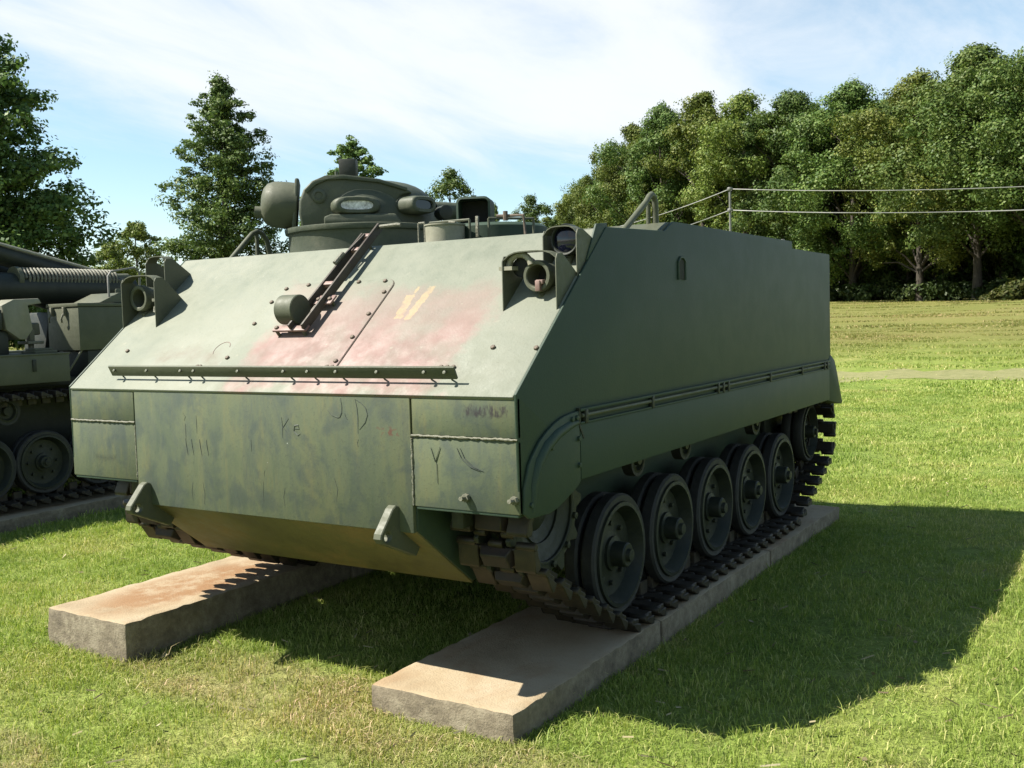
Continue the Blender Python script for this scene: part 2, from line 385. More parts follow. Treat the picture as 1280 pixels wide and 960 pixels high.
WELD_M = simple_mat('weld_bead_paint', (0.0785, 0.0809, 0.0554), (0.1201, 0.1178, 0.0832), 0.6, 60, 0, 0.9, 0.008)
PALE_M = simple_mat('bleached_and_sunlit_paint', (0.1452, 0.1452, 0.1056), (0.2178, 0.2112, 0.1584), 0.6, 20)  # bleached paint; also lightens the periscope drum to look sunlit
CUP_M = paint_mat('olive_paint_cupola', (0.0409, 0.0502, 0.0343), (0.0561, 0.0647, 0.0449), (0.0825, 0.0871, 0.0607), 0.45, 4.0)[0]
WIRE_M = simple_mat('weathered_wire', (0.1617, 0.1617, 0.1525), (0.2310, 0.2310, 0.2171), 0.5, 10)
POST_M = simple_mat('galvanised_post', (0.0924, 0.0924, 0.0878), (0.1386, 0.1386, 0.1294), 0.55, 8)

def concrete_mat():
    m, nt, b = new_mat('old_concrete'); P = nt.pos()
    n1 = nt.noise(P, 2.2, 5, 0.65); n2 = nt.noise(P, 26, 5, 0.7); n3 = nt.noise(P, 110, 3, 0.6)
    geo = nt.n('ShaderNodeNewGeometry'); nz = nt.sep(geo.outputs['Normal'])[2]
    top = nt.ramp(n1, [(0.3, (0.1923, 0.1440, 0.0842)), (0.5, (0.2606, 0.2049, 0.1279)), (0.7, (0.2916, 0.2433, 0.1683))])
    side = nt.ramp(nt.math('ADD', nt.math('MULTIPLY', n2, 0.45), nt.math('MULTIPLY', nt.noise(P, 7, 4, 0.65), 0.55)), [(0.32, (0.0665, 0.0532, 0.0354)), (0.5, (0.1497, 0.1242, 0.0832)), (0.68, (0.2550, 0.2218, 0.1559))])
    col = nt.mix(nt.mapr(nz, 0.5, 0.85), side, top)                     # side faces browner and darker, the top paler
    rust = nt.mapr(nt.noise(nt.mapping(P, scale=(1.0, 0.55, 1)), 3.0, 4, 0.6, 0.6), 0.50, 0.68)
    x, y, z = nt.sep(P)
    a = nt.math('POWER', nt.math('DIVIDE', nt.math('SUBTRACT', x, 0.12), 0.30), 2.0); c = nt.math('POWER', nt.math('DIVIDE', nt.math('SUBTRACT', y, 0.62), 0.75), 2.0)
    run = nt.mapr(nt.math('ADD', a, c), 0.2, 1.1, 1.0, 0.0)
    rust = nt.math('MULTIPLY', nt.math('MAXIMUM', nt.math('MULTIPLY', rust, 0.45), nt.math('MULTIPLY', run, nt.mapr(nt.noise(P, 5, 5, 0.7), 0.36, 0.58, 0.15, 0.9))), nt.mapr(nz, 0.5, 0.85))
    col = nt.mix(rust, col, (0.175, 0.088, 0.032))
    col = nt.mix(nt.mapr(n3, 0.62, 0.72, 0, 0.7), col, (0.0660, 0.0594, 0.0462))
    nt.L.new(col, b.inputs['Base Color']); b.inputs['Roughness'].default_value = 0.92
    nt.L.new(nt.bump(nt.math('ADD', n2, n3), 0.45, 0.008), b.inputs['Normal']); return m
CONC_M = concrete_mat()

# ------------------------------------------------------------------ the ground sheet and the path
def build_ground():
    rings = [0.0] + list(np.geomspace(0.6, 1500, 120)); seg = 220; vs = [(0.0, 0.0)]; fs = []
    for r in rings[1:]:
        for k in range(seg):
            t = 2*math.pi*k/seg; vs.append((r*math.cos(t), r*math.sin(t)))
    A = np.array(vs) + np.array([[2.0, 1.0]]); Z = ground_z(A[:, 0], A[:, 1])
    for k in range(seg): fs.append((0, 1+k, 1+(k+1) % seg))
    for i in range(len(rings)-2):
        o = 1+i*seg
        for k in range(seg): fs.append((o+k, o+seg+k, o+seg+(k+1) % seg, o+(k+1) % seg))
    me = bpy.data.meshes.new('ground'); me.from_pydata([(a, b, z) for (a, b), z in zip(A, Z)], [], fs)
    me.materials.append(GROUND_M); me.polygons.foreach_set('use_smooth', [True]*len(fs)); me.update()
    struct(link('ground', me))
    # trodden dry path crossing the field about 25 m off
    m, nt, b = new_mat('dry_path'); P = nt.pos(); n = nt.noise(P, 5, 5, 0.7); n2 = nt.noise(P, 40, 4, 0.7)
    c = nt.ramp(n, [(0.3, (0.1099, 0.1211, 0.0337)), (0.5, (0.1598, 0.1587, 0.0561)), (0.7, (0.1998, 0.1904, 0.0785))])
    nt.L.new(nt.mix(1.0, c, nt.ramp(n2, [(0.3, 0.7), (0.7, 1.15)]), 'MULTIPLY'), b.inputs['Base Color']); b.inputs['Roughness'].default_value = 0.95
    nt.L.new(nt.bump(n2, 0.6, 0.03), b.inputs['Normal'])
    mb = MB(); N = 260; rp = random.Random(4); vs = []
    for i in range(N+1):
        t = -60 + 130*i/N
        cx, cy = EYE.x - 0.1508*25.4 + t*0.985, EYE.y + 1.08*23.4 + t*0.13
        for w in (-1.15, -0.4, 0.4, 1.15):
            j = rp.uniform(-0.45, 0.45) if abs(w) > 1 else 0
            X, Y = cx - 0.13*(w+j), cy + 0.985*(w+j); vs.append((X, Y, gz(X, Y)+0.006))
    fs = [(i*4+k, (i+1)*4+k, (i+1)*4+k+1, i*4+k+1) for i in range(N) for k in range(3)]
    mb.add(vs, fs); struct(link('path', mb.mesh('path', m, smooth=60)))
build_ground()

def build_grass():
    rg = np.random.default_rng(3)
    src = bpy.data.collections.new('grass_tufts')           # never linked to the scene: only instanced
    def clump(n, size, h0, h1, w, bend):
        V = []; F = []
        for i in range(n):
            x, y = rg.uniform(-size/2, size/2, 2)*1.15
            a = rg.uniform(0, 2*math.pi); h = rg.uniform(h0, h1)*(2.1 if rg.random() < .018 else 1); lean = rg.uniform(0.1, 1.0)*bend*h*(1.3 if h > h1 else 1)
            ca, sa = math.cos(a), math.sin(a); b = rg.uniform(0, 2*math.pi); dx, dy = math.cos(b)*lean, math.sin(b)*lean
            ww = w*rg.uniform(0.6, 1.3); o = len(V)
            V += [(x-ca*ww, y-sa*ww, -0.01), (x+ca*ww, y+sa*ww, -0.01),
                  (x-ca*ww*.8+dx*.35, y-sa*ww*.8+dy*.35, h*.55), (x+ca*ww*.8+dx*.35, y+sa*ww*.8+dy*.35, h*.55),
                  (x+dx, y+dy, max(h*(1-.25*lean/h), .3*h))]
            F += [(o, o+1, o+3, o+2), (o+2, o+3, o+4)]
        me = bpy.data.meshes.new('grass_tuft'); me.from_pydata(V, [], F); me.materials.append(BLADE_M); me.update(); return me
    sets = []
    for nm, n, size, h0, h1, w, bend, k in (('near', 760, 0.42, 0.014, 0.044, 0.0019, 1.7, 6), ('mid', 820, 1.0, 0.018, 0.052, 0.0046, 1.5, 4), ('far', 900, 2.6, 0.02, 0.06, 0.012, 0.9, 3), ('vfar', 1100, 6.0, 0.02, 0.07, 0.026, 0.9, 3)):
        c = bpy.data.collections.new('tufts_' + nm)
        for i in range(k): c.objects.link(bpy.data.objects.new('grass_tuft', clump(n, size, h0, h1, w, bend)))
        sets.append((c, size))
    rings = [(sets[0], 0.9, 10.5), (sets[1], 9.8, 21.0), (sets[2], 20.0, 48.0), (sets[3], 46.0, 105.0)]
    fw = np.array([_f.x, _f.y]); fw /= np.linalg.norm(fw); rt = np.array([fw[1], -fw[0]])
    for (c, size), r0, r1 in rings:
        g = np.arange(-r1-size, r1+size, size*0.86); X, Y = np.meshgrid(g, g); P = np.stack([X.ravel(), Y.ravel()], 1)
        P = P + rg.uniform(-size*.22, size*.22, P.shape)
        r = np.hypot(P[:, 0], P[:, 1]); fwd = P @ fw; side = P @ rt
        keep = (r > r0-size*.3) & (r < r1) & (fwd > 0.3) & (np.abs(side) < fwd*0.72 + 2.4 + size)
        P = P[keep] + np.array([EYE.x, EYE.y])
        dp = -0.13*(P[:, 0]-(EYE.x-0.1508*25.4)) + 0.985*(P[:, 1]-(EYE.y+1.08*23.4))
        P = P[np.abs(dp) > (0.55+size*.30 if r0 > 9 else 0)]
        if r0 < 1:                                   # thicker fringe of turf along the slab edges
            E = []
            for x0, x1, y0, y1 in ((-.22, .44, -.08, 4.9), (1.89, 2.66, .02, 4.85)):
                for t in np.arange(x0, x1, .2): E += [(t, y0-.12)]
                for t in np.arange(y0, y1, .2): E += [(x0-.12, t), (x1+.12, t)]
            P = np.vstack([P, np.array(E)+rg.uniform(-.05, .05, (len(E), 2))])
        Z = ground_z(P[:, 0], P[:, 1])
        me = bpy.data.meshes.new('turf_points'); me.from_pydata([(a, b, z) for (a, b), z in zip(P, Z)], [], [])
        o = link('lawn_grass', me); o['kind'] = 'stuff'
        tag(o, {0.9: 'short mown grass blades round the concrete slabs', 9.8: 'mown grass behind the parked vehicles', 20.0: 'grass along the path and the foot of the slope', 46.0: 'rough grass on the far slope below the wood'}[r0], 'grass')
        ng = bpy.data.node_groups.new('scatter_turf', 'GeometryNodeTree')
        ng.interface.new_socket('Geometry', in_out='INPUT', socket_type='NodeSocketGeometry')
        ng.interface.new_socket('Geometry', in_out='OUTPUT', socket_type='NodeSocketGeometry')
        N = ng.nodes; L = ng.links
        gi = N.new('NodeGroupInput'); go = N.new('NodeGroupOutput'); ip = N.new('GeometryNodeInstanceOnPoints')
        ci = N.new('GeometryNodeCollectionInfo'); ci.inputs[0].default_value = c; ci.inputs[1].default_value = True; ci.inputs[2].default_value = True
        rv = N.new('FunctionNodeRandomValue'); rv.data_type = 'FLOAT_VECTOR'; rv.inputs[0].default_value = (0, 0, 0); rv.inputs[1].default_value = (0, 0, 6.283)
        rs = N.new('FunctionNodeRandomValue'); rs.data_type = 'FLOAT_VECTOR'; rs.inputs[0].default_value = (1, 1, 0.6); rs.inputs[1].default_value = (1, 1, 1.35); rs.inputs['Seed'].default_value = 5
        L.new(gi.outputs[0], ip.inputs['Points']); L.new(ci.outputs[0], ip.inputs['Instance']); ip.inputs['Pick Instance'].default_value = True
        L.new(rv.outputs[0], ip.inputs['Rotation']); L.new(rs.outputs[0], ip.inputs['Scale']); L.new(ip.outputs[0], go.inputs[0])
        md = o.modifiers.new('scatter', 'NODES'); md.node_group = ng
build_grass()

def build_litter():
    rg = np.random.default_rng(17); V = []; F = []
    fw = np.array([_f.x, _f.y]); fw /= np.linalg.norm(fw); rt = np.array([fw[1], -fw[0]])
    for i in range(620):
        d = 2.2+9.5*rg.random()**1.3; p = np.array([EYE.x, EYE.y])+fw*d+rt*d*rg.uniform(-.62, .62)
        if (-.25 < p[0] < .47 and p[1] > -.1) or (1.88 < p[0] < 2.68 and p[1] > .02) or p[0] < -4: continue
        z = gz(p[0], p[1])+.014+.016*rg.random(); a = rg.uniform(0, 6.28); l = rg.uniform(.010, .036); w = rg.uniform(.0007, .0014)
        if rg.random() < .12: l, w = rg.uniform(.009, .015), rg.uniform(.006, .010)      # a fallen leaf
        t = np.array([math.cos(a), math.sin(a)]); n = np.array([-t[1], t[0]]); dz = rg.uniform(-.010, .014); o = len(V)
        for s_, k in ((-1, -1), (-1, 1), (1, 1), (1, -1)):
            q = p+t*l*s_+n*w*k; V.append((q[0], q[1], z+dz*s_+.003*k))
        F.append((o, o+1, o+2, o+3))
    me = bpy.data.meshes.new('dry_litter'); me.from_pydata(V, [], F); me.update()
    m, nt, b = new_mat('dry_straw'); geo = nt.n('ShaderNodeNewGeometry')
    nt.L.new(nt.ramp(geo.outputs['Random Per Island'], [(0.0, (0.06, 0.04, 0.02)), (0.3, (0.15, 0.12, 0.055)), (0.8, (0.22, 0.19, 0.10)), (1.0, (0.28, 0.25, 0.16))]), b.inputs['Base Color']); b.inputs['Roughness'].default_value = 0.7
    me.materials.append(m); o = link('dry_litter', me); tag(o, 'dry straw stalks and fallen leaf bits lying on the mown grass', 'grass litter', kind='stuff')
build_litter()

# ------------------------------------------------------------------ trees
def leaf_cloud(V, F, centre, rad, n, size, rg, flat=0.8, up=0.35):
    c = np.asarray(centre, float)
    d = rg.normal(size=(n, 3)); d /= np.linalg.norm(d, axis=1, keepdims=True)
    rr = rad*(0.60 + 0.45*rg.random((n, 1))**0.6)
    d2 = d*(1+0.42*np.sin(d[:, :1]*4.1+c[0]*3)*np.sin(d[:, 1:2]*3.7+c[1]*3)+0.25*np.sin(d[:, 2:]*5.3+c[2]*2))
    p = c + d2*rr*np.array([1, 1, flat]) + rg.normal(size=(n, 3))*rad*0.10
    nrm = d + rg.normal(size=(n, 3))*0.40 + np.array([0, 0, up]); nrm /= np.linalg.norm(nrm, axis=1, keepdims=True)
    t = np.cross(nrm, rg.normal(size=(n, 3))); t /= np.linalg.norm(t, axis=1, keepdims=True) + 1e-9
    b = np.cross(nrm, t); s = size*(0.6+0.8*rg.random((n, 1)))
    q = np.stack([p - t*s, p - b*s*0.62, p + t*s, p + b*s*0.62], 1).reshape(-1, 3)
    o = sum(len(x) for x in V); V.append(q)
    F.append(np.arange(n*4).reshape(n, 4) + o)
def cloud_mesh(name, V, F, mat):
    v = np.concatenate(V); f = np.concatenate(F); me = bpy.data.meshes.new(name)
    me.vertices.add(len(v)); me.vertices.foreach_set('co', v.ravel().astype(np.float32))
    me.loops.add(f.size); me.loops.foreach_set('vertex_index', f.ravel().astype(np.int32))
    me.polygons.add(len(f)); me.polygons.foreach_set('loop_start', np.arange(0, f.size, 4, dtype=np.int32))
    me.update(calc_edges=True); me.validate(); me.materials.append(mat); return me

LEAF_A = leaf_mat('oak_leaves', (0.0406, 0.0781, 0.0184), (0.0723, 0.1202, 0.0288), (0.1205, 0.1603, 0.0446), 0.24)
LEAF_B = leaf_mat('tulip_leaves', (0.0644, 0.1017, 0.0191), (0.1180, 0.1602, 0.0333), (0.1877, 0.2100, 0.0536), 0.27)
LEAF_C = leaf_mat('cypress_needles', (0.0507, 0.0990, 0.0277), (0.0916, 0.1594, 0.0474), (0.1661, 0.2299, 0.0751), 0.25)
LEAF_E = leaf_mat('shade_darkened_leaves', (0.016, 0.030, 0.008), (0.030, 0.050, 0.013), (0.050, 0.070, 0.020), 0.2)  # undergrowth leaves with the shade of the wood put into the colour
LEAF_D = leaf_mat('bush_leaves', (0.0260, 0.0390, 0.0078), (0.0468, 0.0572, 0.0130), (0.0832, 0.0780, 0.0260), 0.3)

def broadleaf(seed, H, R, base, nblob, leaf, mat, per=270):
    """trunk with limbs; crown of leaf clumps on the limb ends, gaps between them"""
    rg = np.random.default_rng(seed); V = []; F = []; tb = MB()
    lean = rg.normal(size=2)*0.02*H
    trunk = [(lean[0]*t*t, lean[1]*t*t, H*0.93*t) for t in np.linspace(0, 1, 9)]
    tr = [max(0.018*H*(1-t)**0.8, 0.05) for t in np.linspace(0, 1, 9)]; tr[0] *= 1.35
    tb.tube([(a, b, c-0.3 if i == 0 else c) for i, (a, b, c) in enumerate(trunk)], tr, 9)
    ph = rg.uniform(0, 6.28, 4)
    for i in range(nblob):
        t = rg.random(); h = base + (1-base)*t**0.72
        k = (h-base)/(1-base)
        env = R*(0.45+0.75*math.sin(math.pi*min(1, 0.12+0.80*k))**0.9)*(1 if k < 0.75 else 1-0.9*(k-0.75)/0.25)
        a = rg.uniform(0, 2*math.pi); env *= 1+0.26*math.sin(2*a+ph[0]+3*k)+0.20*math.sin(3*a+ph[1]-5*k)+0.12*math.sin(5*a+ph[2]+9*k)
        rr = env*rg.uniform(0.35, 1.0)**0.6
        c = np.array([math.cos(a)*rr, math.sin(a)*rr, H*h*0.98]); s = R*(0.10+0.26*rg.random()**1.6)*(1.12-0.45*k)
        leaf_cloud(V, F, c, s, int(per*(s/(R*0.25))**1.7), leaf, rg, 0.78)
        if i % 6 == 0:
            z0 = max(H*base*0.75, c[2]-rr*0.9-0.5); q = z0/(H*0.93)
            p0 = np.array([lean[0]*q*q, lean[1]*q*q, z0]); mid = (p0+c)/2+np.array([0, 0, 0.12*rr])
            tb.tube([p0, mid, c], [0.0065*H*(1-q*.6), 0.004*H*(1-q*.5), 0.02], 5)
    return tb.mesh('trunk', BARK_M, smooth=50, fix=False), cloud_mesh('crown', V, F, mat)

def cypress(seed, H, R, base, leaf, mat, nbr=95, per=46, tip=0.04):
    """tall conical tree: whorls of ascending branches with tufts, sky between the tiers"""
    rg = np.random.default_rng(seed); V = []; F = []; tb = MB()
    tb.tube([(0, 0, -0.3), (0.04, 0, H*.35), (-0.03, .03, H*.7), (0, 0, H*.99)], [H*.019, H*.013, H*.007, .02], 9)
    for i in range(nbr):
        k = (i+rg.uniform(-.4, .4))/nbr; k = min(max(k, 0), 1); z = H*(base+(1-base-tip)*k)
        prof = (1-k**1.6)**0.9*(0.62+0.38*min(1, k*3.2))+0.06
        Lb = R*prof*rg.uniform(0.62, 1.15); a = i*2.399+rg.uniform(-.5, .5)
        rise = rg.uniform(-0.02, 0.25)+0.35*k; d = np.array([math.cos(a), math.sin(a), rise])
        p0 = np.array([0, 0, z]); p2 = p0+d*Lb; p1 = p0+d*Lb*.5+np.array([0, 0, -.04*Lb])
        tb.tube([p0, p1, p2], [.010*H*(1-k)*.6+.02, .025, .01], 4)
        n = max(3, int(2+Lb*2.1))
        for j in range(n):
            t = 0.22+0.8*(j+rg.random()*.7)/n; c = p0+d*Lb*t+rg.normal(size=3)*0.14*(0.5+Lb*.25)
            c[2] += 0.05
            leaf_cloud(V, F, c, rg.uniform(.26, .5)*(0.55+.45*Lb/R)*R/4.2*1.25, per, leaf, rg, 0.62, 0.5)
    for j in range(9): leaf_cloud(V, F, (rg.normal()*.12, rg.normal()*.12, H*(.90+.1*j/9)), .22+.05*(9-j), 30, leaf*.9, rg, 1.2, .4)
    return tb.mesh('trunk', BARK_M, smooth=50, fix=False), cloud_mesh('crown', V, F, mat)

def plant(kind, meshes, x, y, scale, rz, label, cat='tree', group=None, sz=None):
    t = thing(kind, (x, y, gz(x, y)-0.05), label, cat, group, rz)
    t.scale = (scale, scale, sz or scale)
    link('trunk', meshes[0], t); link('crown', meshes[1], t); return t

def build_trees():
    # conical trees on the left and in the middle distance
    c1 = cypress(5, 15.0, 5.1, 0.05, 0.092, LEAF_C, 180, 92)
    c2 = cypress(9, 16.0, 4.4, 0.05, 0.085, LEAF_C, 118, 92)
    c3 = cypress(14, 16.0, 4.6, 0.10, 0.115, LEAF_C, 72, 70)
    c5 = broadleaf(77, 16, 3.6, 0.15, 130, 0.125, LEAF_A, 210)
    plant('conical_tree', c1, -34.6, 20.0, 1.0, 0.4, 'dark dense conical tree at the left edge, rising behind the howitzer', sz=0.94)
    plant('conical_tree', c2, -39.1, 37.3, 1.0, 2.1, 'tall conical tree rising behind the left headlight of the carrier', sz=0.93)
    plant('conical_tree', c3, -56.8, 69.2, 1.3, 0.9, 'conical tree with a broken crown directly behind the cupola', sz=1.03)
    plant('rounded_tree', c5, -58.4, 87.0, 0.95, 4.0, 'rounded small tree left of the open hatch', sz=0.95)
    plant('rounded_tree', c5, -56.1, 100.2, 0.80, 5.1, 'small distant tree right of the hatch, above the roof edge', sz=0.82)
    plant('conical_tree', c2, -86.6, 140.2, 0.5, 1.0, 'tiny far tree just showing above the hatch ring', sz=1.1)
    c4 = broadleaf(31, 9.0, 2.6, 0.08, 110, 0.10, LEAF_B, 300)
    plant('small_tree', c4, -66.1, 52.4, 0.95, 0.4, 'pale young tree left of the tall conical tree')
    plant('small_tree', c4, -63.4, 47.7, 0.72, 3.0, 'lowest pale bushy tree between the two big conical trees')
    # the wood on the right: every tree of its front edge has its own look
    kinds = [broadleaf(101, 20, 5.4, 0.22, 205, 0.120, LEAF_A, 640), broadleaf(102, 20, 4.9, 0.17, 175, 0.115, LEAF_B, 640),
             broadleaf(103, 20, 5.8, 0.30, 205, 0.120, LEAF_A, 640), broadleaf(104, 20, 4.5, 0.14, 112, 0.113, LEAF_B, 560),
             broadleaf(105, 20, 5.2, 0.12, 180, 0.118, LEAF_A, 600)]
    front = [  # px column, top row, distance, kind, width scale, label
        (1300, 62, 80, 2, 1.05, 'tallest broadleaf tree at the right edge of the photo'),
        (1222, 55, 84, 0, 1.0, 'tall rounded broadleaf tree second from the right edge of the wood'),
        (1150, 92, 88, 1, 1.0, 'lighter green tree beside the tall pair at the right of the wood'),
        (1066, 104, 94, 4, 1.05, 'dark broad tree above the rear corner of the carrier'),
        (995, 113, 98, 0, 0.95, 'brownish topped tree left of the dark broad tree'),
        (935, 118, 101, 1, 1.0, 'yellowish tree directly above the thin wire post'),
        (880, 112, 106, 3, 1.05, 'open crowned tree with sky gaps left of the wire post'),
        (832, 132, 112, 4, 0.9, 'loose tree above the right bent tie rod'),
        (796, 152, 118, 3, 0.95, 'grey green tree at the stepped left shoulder of the wood'),
        (765, 188, 124, 1, 0.85, 'low rounded tree where the wood drops to the left'),
        (738, 222, 130, 4, 0.75, 'small tree at the left end of the wood'),
        (712, 240, 150, 3, 0.6, 'last and smallest tree at the left tip of the wood')]
    rg = random.Random(8)
    def at(px, top, D):
        d = _f + _r2*((px-640)/1266.88) - _u2*((390-480)/1266.88); h = math.hypot(d.x, d.y)
        X, Y = EYE.x + d.x/h*D, EYE.y + d.y/h*D
        e = _f + _r2*((px-640)/1266.88) - _u2*((top-480)/1266.88)
        return X, Y, EYE.z + e.z/math.hypot(e.x, e.y)*D - gz(X, Y)
    for px, top, D, k, w, lab in front:
        X, Y, H = at(px, top, D); s = H/20
        plant('broadleaf_tree', kinds[k], X, Y, w*max(s, 0.72), rg.uniform(0, 6.28), lab, group='trees along the front edge of the wood', sz=s)
    for row, (dd, n) in enumerate(((7, 13), (14, 14), (22, 15), (32, 17), (44, 18), (58, 18))):
        for i in range(n):
            px = 1370 - (640+20*row)*(i+rg.uniform(-.25, .25))/(n-1)
            D = np.interp(px, [700, 800, 900, 1000, 1150, 1300, 1400], [150, 118, 105, 98, 88, 80, 76]) + dd*rg.uniform(.85, 1.2)
            top = np.interp(px, [700, 740, 800, 880, 1000, 1150, 1230, 1300, 1400], [262, 236, 172, 135, 132, 112, 80, 80, 75]) + rg.uniform(4, 24)
            X, Y, H = at(px, top, D); s = H/20
            plant('broadleaf_tree', kinds[rg.randrange(5)], X, Y, max(s, .72)*rg.uniform(.9, 1.05), rg.uniform(0, 6.28),
                  'broadleaf tree deep in the wood, mostly hidden by the trees of its front edge', group='trees inside the wood', sz=s)
    # slim bare trunks seen in the dark under the canopy
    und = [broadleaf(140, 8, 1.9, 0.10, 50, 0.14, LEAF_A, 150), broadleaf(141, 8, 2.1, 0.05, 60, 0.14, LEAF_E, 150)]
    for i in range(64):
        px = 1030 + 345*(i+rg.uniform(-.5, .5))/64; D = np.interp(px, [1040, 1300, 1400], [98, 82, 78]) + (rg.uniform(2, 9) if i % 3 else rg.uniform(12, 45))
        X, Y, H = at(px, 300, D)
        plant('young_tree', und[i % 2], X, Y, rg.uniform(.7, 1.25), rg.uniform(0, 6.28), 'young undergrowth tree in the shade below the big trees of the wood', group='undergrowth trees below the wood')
    sb = []
    for sd in (1, 2, 3):
        r2 = np.random.default_rng(200+sd); V = []; F = []; tb = MB()
        for j in range(13):
            a = r2.uniform(0, 6.28); q = r2.uniform(.2, 1.1); leaf_cloud(V, F, (math.cos(a)*q, math.sin(a)*q, r2.uniform(.25, .8)), r2.uniform(.3, .55), 130, .10, r2, .85, .5)
            tb.tube([(0, 0, -.1), (math.cos(a)*q*.6, math.sin(a)*q*.6, .5)], [.03, .01], 4)
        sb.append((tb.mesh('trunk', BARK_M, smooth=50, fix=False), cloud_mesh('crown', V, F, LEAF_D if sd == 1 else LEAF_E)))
    for px, D, k, s, lab in ((1278, 77, 0, 1.35, 'sunlit bush at the foot of the wood, at the right edge of the photo'), (1256, 77.5, 0, .95, 'second sunlit bush left of the biggest bush at the right edge'), (1236, 79, 0, .6, 'smallest sunlit bush, third from the right edge at the foot of the wood')):
        X, Y, H = at(px, 340, D); t = plant('bush', sb[k], X, Y, s, px*.1, lab, 'bush', 'sunlit bushes at the foot of the wood')
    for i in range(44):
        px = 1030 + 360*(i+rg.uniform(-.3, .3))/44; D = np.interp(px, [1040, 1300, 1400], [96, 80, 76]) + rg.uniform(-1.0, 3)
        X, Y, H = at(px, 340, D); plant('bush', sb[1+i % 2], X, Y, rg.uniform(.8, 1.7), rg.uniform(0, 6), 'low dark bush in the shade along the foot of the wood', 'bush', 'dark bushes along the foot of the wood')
build_trees()

# ------------------------------------------------------------------ concrete slabs
def slab_mesh(x0, x1, y0, y1, z0, z1, seed):
    bm = bmesh.new(); bmesh.ops.create_cube(bm, size=1)
    for v in bm.verts: v.co = Vector((x0+(v.co.x+.5)*(x1-x0), y0+(v.co.y+.5)*(y1-y0), z0+(v.co.z+.5)*(z1-z0)))
    bmesh.ops.bevel(bm, geom=bm.edges[:], offset=0.014, segments=2, profile=0.6, affect='EDGES')
    for ax, st in ((0, 0.045), (1, 0.045), (2, 0.05)):
        lo, hi = ((x0, x1), (y0, y1), (z0, z1))[ax]; t = lo+st
        while t < hi-st*.5:
            no = [0, 0, 0]; no[ax] = 1; co = [0, 0, 0]; co[ax] = t
            bmesh.ops.bisect_plane(bm, geom=bm.verts[:]+bm.edges[:]+bm.faces[:], plane_co=co, plane_no=no); t += st
    for v in bm.verts:
        p = v.co*15 + Vector((seed*3.1, 0, 0)); edge = min(abs(v.co.z-z1), .05)/.05
        on = sum((abs(v.co.x-x0) < .02 or abs(v.co.x-x1) < .02, abs(v.co.y-y0) < .02 or abs(v.co.y-y1) < .02, abs(v.co.z-z1) < .02))
        amp = 0.0025 if on < 2 else 0.008
        v.co += Vector((mnoise.noise(p), mnoise.noise(p+Vector((9, 0, 0))), mnoise.noise(p+Vector((0, 9, 0)))*(.5 if on < 2 else 1)))*amp
    me = bpy.data.meshes.new('slab'); bm.to_mesh(me); bm.free(); me.materials.append(CONC_M)
    me.polygons.foreach_set('use_smooth', [True]*len(me.polygons)); me.set_sharp_from_angle(angle=math.radians(40)); return me
def build_slabs():
    def run(label, secs, ztop, seed, rz=0.0):
        x0, y0 = secs[0][0], secs[0][2]
        cx = (secs[0][0]+secs[0][1])/2; cy = (secs[0][2]+secs[-1][3])/2
        t = thing('concrete_pad', (cx, cy, ztop), label, 'concrete pad', 'concrete pads under the parked vehicles', rz)
        for i, (a, b, c, d) in enumerate(secs):
            link('slab', slab_mesh(a-cx, b-cx, c-cy, d-cy, -0.42, -0.004*i if i else 0.0, seed+i), t)
        return t
    run('concrete pad with rusty stains under the left track of the carrier', [(-0.21, 0.425, -0.06, 1.62), (-0.205, 0.43, 1.635, 3.3), (-0.20, 0.435, 3.315, 4.85)], 0.09, 1)
    run('concrete pad under the right track of the carrier, nearest the camera', [(1.910, 2.634, 0.05, 1.44), (1.915, 2.64, 1.455, 3.15), (1.92, 2.645, 3.165, 4.82)], 0.0, 5, -0.012)
    run('shaded concrete pad under the near track of the howitzer', [(-5.2, -4.33, -1.2, 1.9), (-5.2, -4.34, 1.915, 4.2), (-5.2, -4.33, 4.215, 7.2)], -0.20, 9, 0.055)
    run('concrete pad under the far track of the howitzer, hidden behind it', [(-8.0, -7.2, -1.2, 2.9), (-8.0, -7.2, 2.915, 7.2)], -0.24, 13, 0.055)
build_slabs()

# ------------------------------------------------------------------ running gear pieces
def shoe_mesh(w=0.19, p=0.150, guide=True):
    mb = MB(); hp = p/2
    mb.box(-w*.93, w*.93, -hp*.52, hp*.52, -.014, .012)
    for x0, x1, y in ((-w, -w*.52, hp*.70), (w*.52, w, hp*.70), (-w*.18, w*.18, hp*.70), (-w*.50, -w*.20, -hp*.70), (w*.20, w*.50, -hp*.70)):
        mb.lathe([(x0, 0), (x0, .019), (x1, .019), (x1, 0)], (0, y, 0), (1, 0, 0), 8)
        mb.box(x0+.006, x1-.006, min(y, 0)+.004, max(y, 0)-.004, -.011, .011)
    for s in (-1, 1):                                               # two outer grousers
        xa, xb = sorted((s*w*.46, s*w*.985)); mb.prism([(xa, y, z) for y, z in ((-hp*.66, .008), (-hp*.64, .050), (-hp*.42, .054), (hp*.66, .014), (hp*.60, .006))], (xb-xa, 0, 0))
    mb.box(-w*.40, w*.40, -hp*.60, hp*.58, .010, .052, 1, taper=(.84, .72))   # rubber pad
    if guide: mb.box(-.016, .016, -.045, .045, -.085, -.012, taper=None)
    return mb.mesh('track_shoe', [STEEL_M, PADR_M], bevel=0.004, seg=1)
